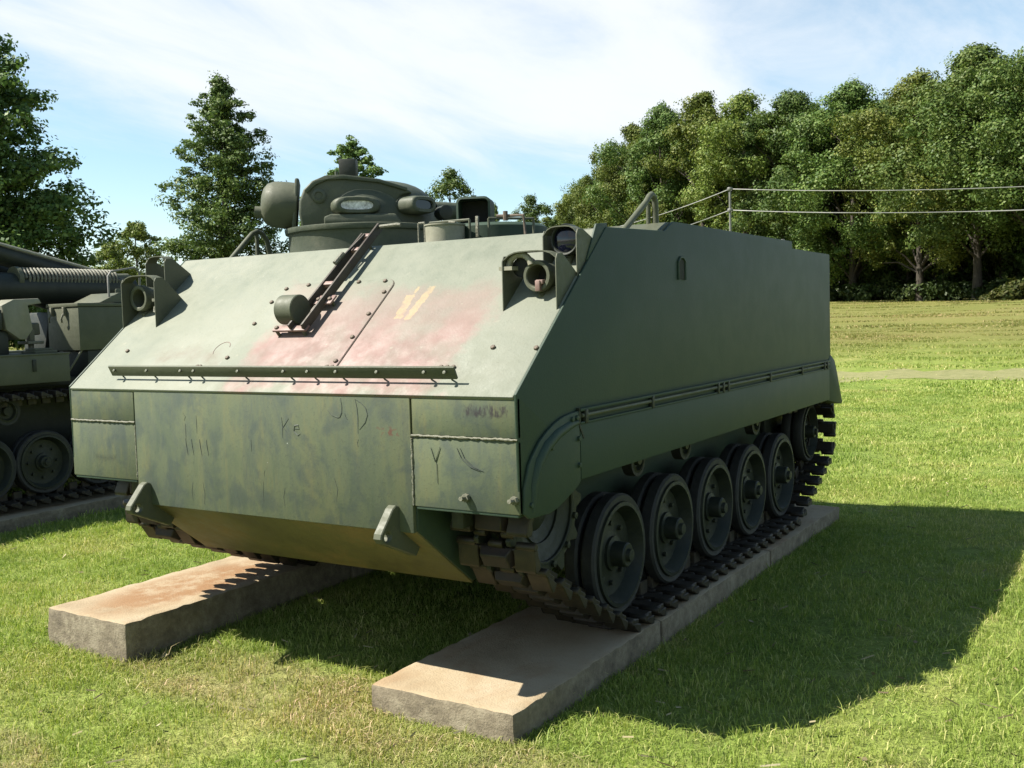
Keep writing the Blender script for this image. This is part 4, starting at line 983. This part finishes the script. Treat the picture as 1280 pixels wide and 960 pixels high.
    # blackout marker hood beside the right lamp: half ring over a small lamp
    def hood(x, y, z):
        o = link('marker_lamp', None, root, V(x, y, z)); mb = MB()
        mb.tube([(.055*math.cos(a), -.01, .052*math.sin(a)) for a in np.linspace(.15, math.pi*.97, 14)], .014, 8); mb.obox((-.052, -.012, -.004), (.032, 0, 0), (0, .03, 0), (0, 0, .008)); link('hood', mb.mesh('hood', PALE_M, smooth=50), o)
        m2 = MB(); m2.lathe([(0, .042), (-.06, .045), (-.06, 0)], (0, 0, 0), (0, -1, 0), 20); m2.lathe([(-.008, .042), (-.008, 0)], (0, 0, 0), (0, -1, 0), 20); link('marker_body', m2.mesh('marker_body', HOLE_M), o)
    hood(2.475, .415, 1.752); 
    mb = MB(); mb.tube([V(.225, .40, 1.66), V(.225, .46, 1.66)], .03, 10); mb.obox(V(.215, .395, 1.69), (.018, 0, 0), (0, .012, 0), (0, 0, .008)); mb.tube([V(.20, .40, 1.655), V(.205, .39, 1.63), V(.235, .39, 1.62), V(.25, .40, 1.645)], .008, 6); link('marker_lamp', mb.mesh('marker_lamp', WELD_M, smooth=50), root)
    # pale notch plates behind the guard on the right shoulder
    mb = MB(); mb.prism([V(2.675, y, z) for y, z in ((.60, 1.775), (.70, 1.935), (.80, 1.945), (.80, 1.90), (.72, 1.86), (.67, 1.80))], (.010, 0, 0)); link('shoulder_plate', mb.mesh('shoulder_plate', HULL_M, bevel=.002), root)
    # ---- bent tie rods on both roof edges
    for x, pts in ((2.60, ((1.133, 1.93), (1.40, 2.085), (1.445, 2.120), (1.475, 2.133), (1.505, 2.122), (1.518, 2.095), (1.522, 1.94))), (.12, ((1.02, 1.93), (1.16, 2.055), (1.20, 2.090), (1.24, 2.106), (1.28, 2.095), (1.32, 2.05), (1.345, 1.94)))):
        mb = MB(); mb.tube([V(x, y, z) for y, z in pts], .0155, 10)
        if x < 1: mb.tube([V(x, 1.235, 2.10), V(x, 1.235, 1.94)], .012, 8)
        else: mb.tube([V(x-.03, 1.50, 2.09), V(x-.035, 1.51, 1.94)], .012, 8)
        link('tie_rod', mb.mesh('tie_rod', TOP_M, smooth=50), root)
    # ---- roof fittings at the rear and on the raised roof
    mb = MB(); mb.lathe([(0, .085), (.018, .085), (.028, .06), (.03, 0)], V(2.48, 2.30, ZR-.006), (0, 0, 1), 24); link('roof_cap', mb.mesh('roof_cap', WELD_M, smooth=40), root)
    mb = MB(); mb.tube([V(2.50, 3.98, ZROOF), V(2.50, 3.98, ZROOF+.10)], .014, 8); mb.obox(V(2.50, 3.98, ZROOF+.055), (.03, 0, 0), (0, .03, 0), (0, 0, .008)); link('roof_stud', mb.mesh('roof_stud', POST_M), root)
    for y in (1.75, 1.95, 2.62, 2.85, 3.1):
        mb = MB(); mb.obox(V(2.60, y, ZR+.004), (.02, 0, 0), (0, .045, 0), (0, 0, .007)); link('hinge_leaf', mb.mesh('hinge_leaf', WELD_M, bevel=.002), root)
    build_cupola(root); build_hatch(root)
    return root

def build_cupola(root):
    """cast commander's cupola with gun housing and shrouded drum"""
    C = Vector(V(.695, 1.56, 0)); f = Vector((-.745, -.667, 0)).normalized(); rr = Vector((0.667, -0.745, 0)).normalized()   # gun direction; side towards the camera
    up = Vector((0, 0, 1))
    cu = link('cupola', None, root, C + Vector((0, 0, ZROOF)))
    def Q(a, b, z): return f*a + rr*b + up*(z-ZROOF)          # along gun, towards camera, height
    mb = MB(); mb.lathe([(-.01, .452), (.118, .452), (.120, .47), (.150, .475), (.155, .44), (.160, 0)], axis=up, seg=56); link('cupola_ring', mb.mesh('cupola_ring', CUP_M, smooth=35, bevel=.003), cu)
    # dome: superellipse loft, long towards the back
    mb = MB(); rows = 11; seg = 48; vs = []; z0 = 2.095
    for i in range(rows+1):
        t = i/rows*math.pi/2; h = math.sin(t)**.80*.283; k = max(math.cos(t), 0)**.50
        for j in range(seg):
            a = 2*math.pi*j/seg; ca, sa = math.cos(a), math.sin(a)
            ra = (.36 if ca > 0 else .46)*k; rb = .335*k
            vs.append(Q(ra*ca - (.0 if ca > 0 else 0)+.02, rb*sa, z0+h))
    fs = [(i*seg+j, i*seg+(j+1) % seg, (i+1)*seg+(j+1) % seg, (i+1)*seg+j) for i in range(rows) for j in range(seg)] + [tuple(rows*seg+j for j in range(seg))]
    mb.add(vs, fs); link('dome', mb.mesh('dome', CUP_M, smooth=60), cu)
    # gun housing: flat cheeks under a rounded roof
    mb = MB(); prof = [(.365, 2.085), (.380, 2.16), (.375, 2.235), (.35, 2.30), (.30, 2.35), (.23, 2.378), (.12, 2.380), (-.08, 2.355), (-.24, 2.305), (-.27, 2.28), (-.20, 2.265), (-.10, 2.11)]
    hw = .285
    mb.prism([Q(a, -hw, z) for a, z in prof], rr*(2*hw)); link('gun_housing', mb.mesh('gun_housing', CUP_M, bevel=.014, seg=3), cu)
    mb = MB(); mb.prism([Q(a, hw+.001, z) for a, z in [(.345, 2.295), (.295, 2.346), (.226, 2.377), (.12, 2.381), (-.08, 2.357), (-.24, 2.307), (-.235, 2.288), (-.08, 2.336), (.12, 2.357), (.215, 2.353), (.278, 2.326), (.332, 2.278)]], rr*.016); link('cheek_lip', mb.mesh('cheek_lip', CUP_M, bevel=.004), cu)
    mb = MB(); mb.lathe([(0, .040), (.012, .040), (.018, .030), (.018, .024), (.012, .020), (.012, 0)], Q(.265, hw, 2.262), rr, 24); link('trunnion_cap', mb.mesh('trunnion_cap', CUP_M, smooth=40), cu)
    mb = MB(); mb.lathe([(0, .034), (.014, .030), (.018, 0)], Q(.155, hw-.004, 2.20), rr, 20); link('side_boss', mb.mesh('side_boss', CUP_M, smooth=40), cu)
    # apron ledge below the vision block
    mb = MB(); mb.prism([Q(a, .20, z) for a, z in ((.24, 2.092), (.24, 2.135), (.20, 2.150), (-.16, 2.150), (-.20, 2.092))], rr*.20); link('apron', mb.mesh('apron', CUP_M, bevel=.010), cu)
    # vision blocks: oblong rounded housings with a slit of cracked glass
    def vision(a, ang, z, w, glass):
        d = (rr*math.cos(ang)-f*math.sin(ang)).normalized(); tt = up.cross(d).normalized(); c = Q(a, 0, z) + d*(.375 if glass else .40)
        n = 20; ring = []
        for k in range(n):
            t = 2*math.pi*k/n; sx = math.copysign(abs(math.cos(t))**.6, math.cos(t)); sz = math.copysign(abs(math.sin(t))**.8, math.sin(t)); ring.append((sx*w, sz*.048))
        rows = [(-.20, 1.15), (-.02, 1.08), (.018, 1.0), (.026, .9), (.026, .74), (.008, .70)]; vs = []; fs = []
        for q, k in rows: vs += [c + d*q + tt*x*k + up*(zz*(k if k > .85 else k*.75)-(.03*(1-1/1) if 0 else 0)) for x, zz in ring]
        for i in range(len(rows)-1): fs += [(i*n+k, i*n+(k+1) % n, (i+1)*n+(k+1) % n, (i+1)*n+k) for k in range(n)]
        mb = MB(); mb.add(vs, fs); vb = link('vision_block', mb.mesh('vision_block', CUP_M, smooth=50), cu)
        m2 = MB(); pts = [c + d*.012 + tt*x*.72 + up*zz*.55 for x, zz in ring]; m2.add(pts, [tuple(range(n))]); link('glass', m2.mesh('glass', WHITE_M if glass else LENS_M), vb)
    vision(.085, 0.08, 2.200, .128, True); vision(-.09, .60, 2.205, .090, False)
    vision(-.22, 1.9, 2.21, .075, False)
    mb = MB(); mb.lathe([(0, .035), (.02, .042), (.10, .042), (.104, .034), (.100, 0)], Q(-.43, .20, 2.165), (rr-f*.3), 20); link('side_lamp', mb.mesh('side_lamp', DARK_M, smooth=40), cu)
    # shrouded drum in front of the housing, on a flat flange
    mb = MB(); ax = (f+Vector((0, 0, .10))).normalized(); c0 = Q(.395, .02, 2.235)
    mb.lathe([(0, .136), (.06, .138), (.135, .134), (.175, .117), (.198, .085), (.206, .05), (.207, 0)], c0, ax, 40); mb.lathe([(.200, .034), (.245, .032), (.248, 0)], c0 - up*.055 + rr*.02, ax, 18); link('drum', mb.mesh('drum', TOP_M, smooth=45), cu)
    mb = MB(); mb.obox(c0 + ax*.005 + up*.0, ax*.013, rr*.128, (ax.cross(rr)).normalized()*.150); link('drum_flange', mb.mesh('drum_flange', CUP_M, bevel=.010), cu)
    mb = MB(); mb.box(-.05, .05, -.05, .05, 0, .115); mb.box(-.062, .062, -.062, .062, -.022, .006)
    o = link('sight_box', mb.mesh('sight_box', DARK_M, bevel=.004), cu, Q(.085, -.02, 2.398), (0, 0, .55))
    mb = MB(); mb.tube([Q(.16, .22, 2.37), Q(.16, .22, 2.41)], .010, 6); link('lug', mb.mesh('lug', CUP_M), cu)

def build_hatch(root):
    """driver's hatch ring with periscopes, guards and the box periscope on its cover"""
    C = Vector(V(1.775, 1.30, ZROOF)); h = link('driver_hatch', None, root, C); up = Vector((0, 0, 1))
    def D(x, y, z): return Vector(V(x, y, z)) - C
    mb = MB(); mb.lathe([(-.02, .285), (.062, .285), (.070, .275), (.078, .262), (.085, 0)], axis=up, seg=44); link('hatch_ring', mb.mesh('hatch_ring', HULL_M, smooth=35), h)
    # periscope drum in front left, sunlight put into its pale colour
    mb = MB(); mb.lathe([(-.02, .098), (.056, .098), (.062, .103), (.068, .103), (.070, 0)], D(1.725, .935, ZROOF), up, 30); link('periscope_drum', mb.mesh('periscope_drum', PALE_M, smooth=35), h)
    # box periscope: open square hood with rounded corners
    a = .42; fx = Vector((math.sin(a), -math.cos(a), 0)); sx = Vector((math.cos(a), math.sin(a), 0)); c = D(1.735, 1.20, ZROOF+.148); w, hh, L = .088, .072, .075
    def rsq(w, hh, r, n=5):
        P = []
        for cx, cz, a0 in ((w-r, hh-r, 0), (-(w-r), hh-r, 90), (-(w-r), -(hh-r), 180), (w-r, -(hh-r), 270)):
            for k in range(n): t = math.radians(a0+90*k/(n-1)); P.append((cx+r*math.cos(t), cz+r*math.sin(t)))
        return P
    o_, i_ = rsq(w, hh, .03), rsq(w-.011, hh-.011, .022); n = len(o_); vs = []; fs = []
    for q, R_ in ((-L, o_), (L, o_), (L+.003, i_), (-L*.6, i_)): vs += [c + fx*q + sx*x + up*z for x, z in R_]
    for r_ in range(3): fs += [(r_*n+k, r_*n+(k+1) % n, (r_+1)*n+(k+1) % n, (r_+1)*n+k) for k in range(n)]
    fs += [tuple(range(n))]; mb = MB(); mb.add(vs, fs); pb = link('box_periscope', mb.mesh('box_periscope', HULL_M, smooth=40), h)
    m2 = MB(); m2.add([c - fx*L*.58 + sx*x + up*z for x, z in i_], [tuple(range(n))]); link('periscope_glass', m2.mesh('periscope_glass', HOLE_M), pb)
    # wire guards round the hatch
    for x0, y0, x1, y1, z in ((1.47, 1.06, 1.47, 1.06, .10), (1.60, .98, 1.84, .985, .088), (1.93, 1.02, 2.08, 1.20, .09)):
        mb = MB(); P = [D(x0, y0, ZROOF-.02), D(x0, y0, ZROOF+z), D(x1+(.04 if x0 == x1 else 0), y1, ZROOF+z), D(x1+(.04 if x0 == x1 else 0), y1, ZROOF-.02)]
        for p_, q_ in zip(P, P[1:]): mb.tube([p_, q_], .0065, 6)
        link('periscope_guard', mb.mesh('periscope_guard', WELD_M if x0 < 1.5 else TOP_M), h)
    mb = MB(); mb.obox(D(1.885, .985, ZROOF+.05), (.008, 0, 0), (0, .006, 0), (0, 0, .052)); link('guard_bar', mb.mesh('guard_bar', WELD_M, bevel=.002), h)
    mb = MB(); mb.tube([D(2.04, 1.0, ZROOF+.07), D(2.04, 1.0, ZROOF+.115)], .012, 8); mb.tube([D(1.99, 1.0, ZROOF+.095), D(2.13, 1.02, ZROOF+.09), D(2.14, 1.02, ZROOF-.02)], .008, 6); link('latch', mb.mesh('latch', RUSTBOLT_M), h)
    mb = MB(); mb.tube([D(1.74, .95, ZROOF+.08), D(1.78, .945, ZROOF+.075), D(1.79, .945, ZROOF+.04), D(1.765, .945, ZROOF+.02), D(1.76, .945, ZROOF-.0)], .007, 6); link('latch_hook', mb.mesh('latch_hook', WELD_M), h)
build_carrier()

# ------------------------------------------------------------------ the self-propelled howitzer on the left
def build_howitzer():
    OX, OY, OZ = -5.9, 3.0, -0.2
    root = thing('tracked_howitzer', (OX, OY, OZ), 'olive self-propelled howitzer on tracks with recoil spring and stowage box, left of the carrier', 'armoured vehicle', None)
    def H(x, y, z): return (x-OX, y-OY, z-OZ)
    mb = MB(); mb.prism([H(-7.25, y, z) for y, z in ((-.7, .55), (-.9, .80), (-.2, 1.0), (6.4, 1.0), (6.5, .5), (6.2, .22), (-.2, .22))], (2.1, 0, 0))
    mb.box(*[a-OX for a in (-7.5, -4.75)], 0.4-OY, 6.3-OY, .98-OZ, 1.06-OZ); link('hull', mb.mesh('hull', DARK_M, bevel=.01), root)
    mb = MB(); mb.box(*[a-OX for a in (-5.35, -4.60)], -.6-OY, 3.19-OY, 1.025-OZ, 1.305-OZ); mb.box(*[a-OX for a in (-5.36, -4.592)], -.6-OY, 3.20-OY, 1.300-OZ, 1.318-OZ); sp = link('side_sponson', mb.mesh('side_sponson', TOP_M, bevel=.006), root)
    mb = MB(); mb.obox(H(-4.596, 2.80, 1.20), (.006, 0, 0), (0, .02, 0), (0, 0, .06)); link('clamp', mb.mesh('clamp', DARK_M, bevel=.003), sp)
    mb = MB(); mb.box(*[a-OX for a in (-8.1, -7.3)], -.6-OY, 4.5-OY, 1.025-OZ, 1.3-OZ); link('side_sponson', mb.mesh('side_sponson', TOP_M, bevel=.006), root)
    # stowage box
    b = link('stowage_box', None, root, H(-4.85, 3.32, 1.33)); mb = MB(); mb.box(-.27, .25, 0, 1.35, 0, .445); link('box_body', mb.mesh('box_body', TOP_M, bevel=.004), b)
    mb = MB(); mb.box(-.280, .258, -.010, 1.36, .449, .487); link('box_lid', mb.mesh('box_lid', TOP_M, bevel=.005), b)
    for x in (-.17, .04):
        mb = MB(); mb.box(x-.014, x+.014, -.034, .002, .36, .45); mb.tube([(x, -.03, .38), (x-.012, -.045, .33), (x-.02, -.035, .29)], .010, 6); link('latch', mb.mesh('latch', WELD_M, bevel=.002), b)
    mb = MB(); mb.tube([H(-4.62, 3.35, 1.33), H(-4.70, 3.20, 1.06)], .010, 6); link('stay_rod', mb.mesh('stay_rod', WELD_M), root)
    mb = MB(); mb.box(*[a-OX for a in (-5.1, -4.62)], 3.42-OY, 4.6-OY, 1.02-OZ, 1.325-OZ); link('box_support', mb.mesh('box_support', DARK_M, bevel=.005), root)
    # deck clutter: step plate, vice, sloping cover, dark bin
    BL = paint_mat('bleached_olive', (0.1320, 0.1353, 0.1023), (0.1650, 0.1650, 0.1254), (0.1980, 0.1914, 0.1518), .5, 5)[0]
    mb = MB(); mb.prism([H(-5.02, y, z) for y, z in ((2.66, 1.56), (2.62, 1.80), (2.75, 1.86), (3.02, 1.87), (3.05, 1.82), (2.90, 1.80), (2.94, 1.56), (2.86, 1.46), (2.80, 1.46))], (.22, 0, 0)); link('deck_cover', mb.mesh('deck_cover', BL, bevel=.008), root)
    mb = MB(); mb.box(*[a-OX for a in (-5.3, -4.84)], 2.15-OY, 2.70-OY, 1.318-OZ, 1.545-OZ); link('deck_bin', mb.mesh('deck_bin', DARK_M, bevel=.01), root)
    mb = MB(); mb.box(*[a-OX for a in (-5.3, -4.80)], 2.15-OY, 2.62-OY, 1.56-OZ, 1.76-OZ); link('deck_case', mb.mesh('deck_case', DARK_M, bevel=.01), root)
    mb = MB(); mb.box(*[a-OX for a in (-4.90, -4.66)], 2.86-OY, 3.10-OY, 1.318-OZ, 1.345-OZ); mb.box(*[a-OX for a in (-4.86, -4.70)], 2.88-OY, 3.08-OY, 1.345-OZ, 1.368-OZ); link('step_plate', mb.mesh('step_plate', TOP_M, bevel=.004), root)
    mb = MB(); mb.box(*[a-OX for a in (-4.96, -4.90)], 2.96-OY, 3.02-OY, 1.44-OZ, 1.56-OZ); mb.box(*[a-OX for a in (-5.02, -4.84)], 2.90-OY, 3.08-OY, 1.41-OZ, 1.44-OZ); mb.tube([H(-4.93, 2.99, 1.30), H(-4.93, 2.99, 1.42)], .03, 8); link('bracket', mb.mesh('bracket', WELD_M, bevel=.006), root)
    mb = MB(); mb.prism([H(-5.14, y, z) for y, z in ((3.06, 1.50), (3.04, 1.62), (3.14, 1.63), (3.15, 1.50))], (.15, 0, 0)); link('hand_wheel_case', mb.mesh('hand_wheel_case', WELD_M, bevel=.02, seg=3), root)
    mb = MB()
    for y in (2.58, 2.63): mb.tube([H(-5.0, y, 1.80), H(-4.98, y, 1.90)], .008, 6)
    mb.tube([H(-5.2, 2.40, 1.70), H(-5.2, 2.40, 1.98)], .009, 6); link('small_rods', mb.mesh('small_rods', POST_M), root)
    # gun: barrel, recuperator tube above it, recoil cylinder with spring
    g = link('gun', None, root, H(-5.9, 3.8, 2.0)); G0 = Vector((-5.9, 3.8, 2.0))
    def K(x, y, z): return Vector((x, y, z)) - G0
    mb = MB(); mb.tube([K(-6.0, 5.3, 1.62), K(-6.0, 3.73, 2.04), K(-6.0, 1.42, 2.65), K(-6.0, -1.1, 3.28)], [.21, .20, .17, .14], 24); mb.tube([K(-6.0, -1.1, 3.28), K(-6.0, -1.4, 3.36)], .19, 20); link('barrel', mb.mesh('barrel', DARK_M, smooth=40), g)
    mb = MB(); mb.tube([K(-5.64, 4.47, 2.05), K(-5.64, 2.73, 2.46), K(-5.64, 1.21, 2.85)], .11, 18); link('recuperator', mb.mesh('recuperator', DARK_M, smooth=40), g)
    for x, o in ((-5.61, .015), (-5.55, -.005)):
        mb = MB(); mb.tube([K(x, 4.31, 2.20+o), K(x, 2.58, 2.585+o), K(x, 1.0, 2.975+o)], .016, 8); link('guide_rod', mb.mesh('guide_rod', PALE_M), g)
    mb = MB(); mb.tube([K(-5.46, 2.47, 2.0), K(-5.46, 4.62, 2.0)], .163, 24); link('recoil_cylinder', mb.mesh('recoil_cylinder', DARK_M, smooth=40), g)
    mb = MB(); P = []
    for i in range(26*10+1):
        a = 2*math.pi*i/10; P.append(K(-5.42+.11*math.cos(a), 3.23+1.16*i/260, 2.10+.11*math.sin(a)))
    mb.tube(P, .0145, 6); link('recoil_spring', mb.mesh('recoil_spring', WELD_M, smooth=50), g)
    for P_, r_ in (([K(-5.42, 3.15, 2.10), K(-5.42, 3.20, 2.10)], .126), ([K(-5.64, 2.58, 2.495), K(-5.64, 2.64, 2.48)], .158)):
        mb = MB(); mb.tube(P_, r_, 20); link('collar', mb.mesh('collar', TOP_M, smooth=40), g)
    mb = MB(); mb.tube([K(-5.42, 2.47, 2.04), K(-5.42, 4.57, 2.13)], .052, 10); link('spring_guide', mb.mesh('spring_guide', TOP_M, smooth=40), g)
    mb = MB(); mb.prism([K(-6.2, y, z) for y, z in ((3.7, 1.25), (3.8, 1.75), (4.5, 1.75), (4.7, 1.25))], (.40, 0, 0)); link('trunnion_mount', mb.mesh('trunnion_mount', DARK_M, bevel=.02), g)
    mb = MB(); mb.prism([H(-5.10, y, z) for y, z in ((3.60, 1.822), (3.84, 1.925), (4.55, 1.925), (4.60, 1.822))], (.47, 0, 0)); link('box_top_plate', mb.mesh('box_top_plate', TOP_M, bevel=.004), root)
    # hand rail loop behind the box
    mb = MB(); P = [H(-4.66, 3.74, 1.86), H(-4.66, 3.74, 2.10), H(-4.66, 3.78, 2.15), H(-4.66, 4.08, 2.20), H(-4.66, 4.14, 2.15), H(-4.66, 4.14, 1.86)]; mb.tube(P, .012, 8); link('hand_rail', mb.mesh('hand_rail', POST_M, smooth=50), root)
    mb = MB(); mb.tube([H(-4.70, 3.86, 1.80), H(-4.70, 3.86, 1.96)], .010, 6); mb.obox(H(-4.70, 3.90, 1.94), (.008, 0, 0), (0, .04, 0), (0, 0, .03)); mb.obox(H(-4.72, 4.02, 1.97), (.012, 0, 0), (0, .04, 0), (0, 0, .05)); link('rail_fitting', mb.mesh('rail_fitting', TOP_M, bevel=.003), root)
    # running gear
    wm = wheel_meshes(.315, hubl=.03); rm = roller_meshes(.135); shoe = shoe_mesh(.25, .150)
    ys = [2.89+.625*k for k in range(-4, 4)]; circ = [(ys[0]-.85, .55, .34), (ys[0], .23, .34), (ys[-1], .23, .34), (ys[-1]+.85, .60, .30)]
    for xf, fl in ((-4.60, False), (-7.85, True)):
        xc = xf-.10 if not fl else xf+.10
        lay_track(root, 'track', circ, xc, (OX, OY, OZ), shoe, pitch=.152)
        for y in ys: put_wheel(root, wm, H(xf-.03 if not fl else xf+.03, y, .23), fl)
        for y in (ys[0]-.85, ys[-1]+.85): put_wheel(root, wm, H(xf-.06 if not fl else xf+.06, y, .56), fl, 'end_wheel')
        for y in (1.3, 2.54, 3.8, 5.0):
            r = link('return_roller', rm[0], root, H(xf-.08 if not fl else xf+.08, y, .77), (0, 0, math.pi if fl else 0)); link('tyre', rm[1], r)
build_howitzer()

# ------------------------------------------------------------------ wire posts and wires behind the carrier
def build_wires():
    def at(px, D):
        d = _f + _r2*((px-640)/1266.88) - _u2*((390-480)/1266.88); h = math.hypot(d.x, d.y); return EYE.x+d.x/h*D, EYE.y+d.y/h*D
    posts = [(-2.02, 15.64, 3.87, 3.47, 'slim metal wire post standing behind the carrier roof'), (*at(632, 31), 4.0, 3.5, 'slim wire post hidden behind the carrier'), (12.5, 16.2, 3.83, 3.47, 'slim wire post outside the photo on the right')]
    for x, y, zt, zl, lab in posts:
        z0 = gz(x, y); t = thing('wire_post', (x, y, z0), lab, 'post', 'posts carrying the two wires')
        mb = MB(); mb.tube([(0, 0, -.3), (0, 0, zt-z0+.02)], .022, 10); link('pole', mb.mesh('pole', POST_M, smooth=50), t)
        for z in (zt, zl):
            mb = MB(); mb.lathe([(-.03, .045), (-.012, .052), (.012, .052), (.03, .045)], (0, 0, z-z0), (0, 0, 1), 12); link('collar', mb.mesh('collar', POST_M), t)
    for k, lab in ((2, 'upper sagging pale wire running to the post behind the carrier'), (3, 'lower sagging pale wire running to the post behind the carrier')):
        P = []
        for (a, b, sag) in ((posts[1], posts[0], .35), (posts[0], posts[2], .42)):
            for i in range(25):
                t = i/24; P.append((a[0]+(b[0]-a[0])*t, a[1]+(b[1]-a[1])*t, a[k]+(b[k]-a[k])*t-4*sag*t*(1-t)))
        P = [p for i, p in enumerate(P) if i != 25]; c = Vector(P[0]); mb = MB(); mb.tube([Vector(p)-c for p in P], .0085, 6)
        tag(link('overhead_wire', mb.mesh('overhead_wire', WIRE_M, smooth=60), None, c), lab, 'wire', 'wires strung between the posts')
build_wires()
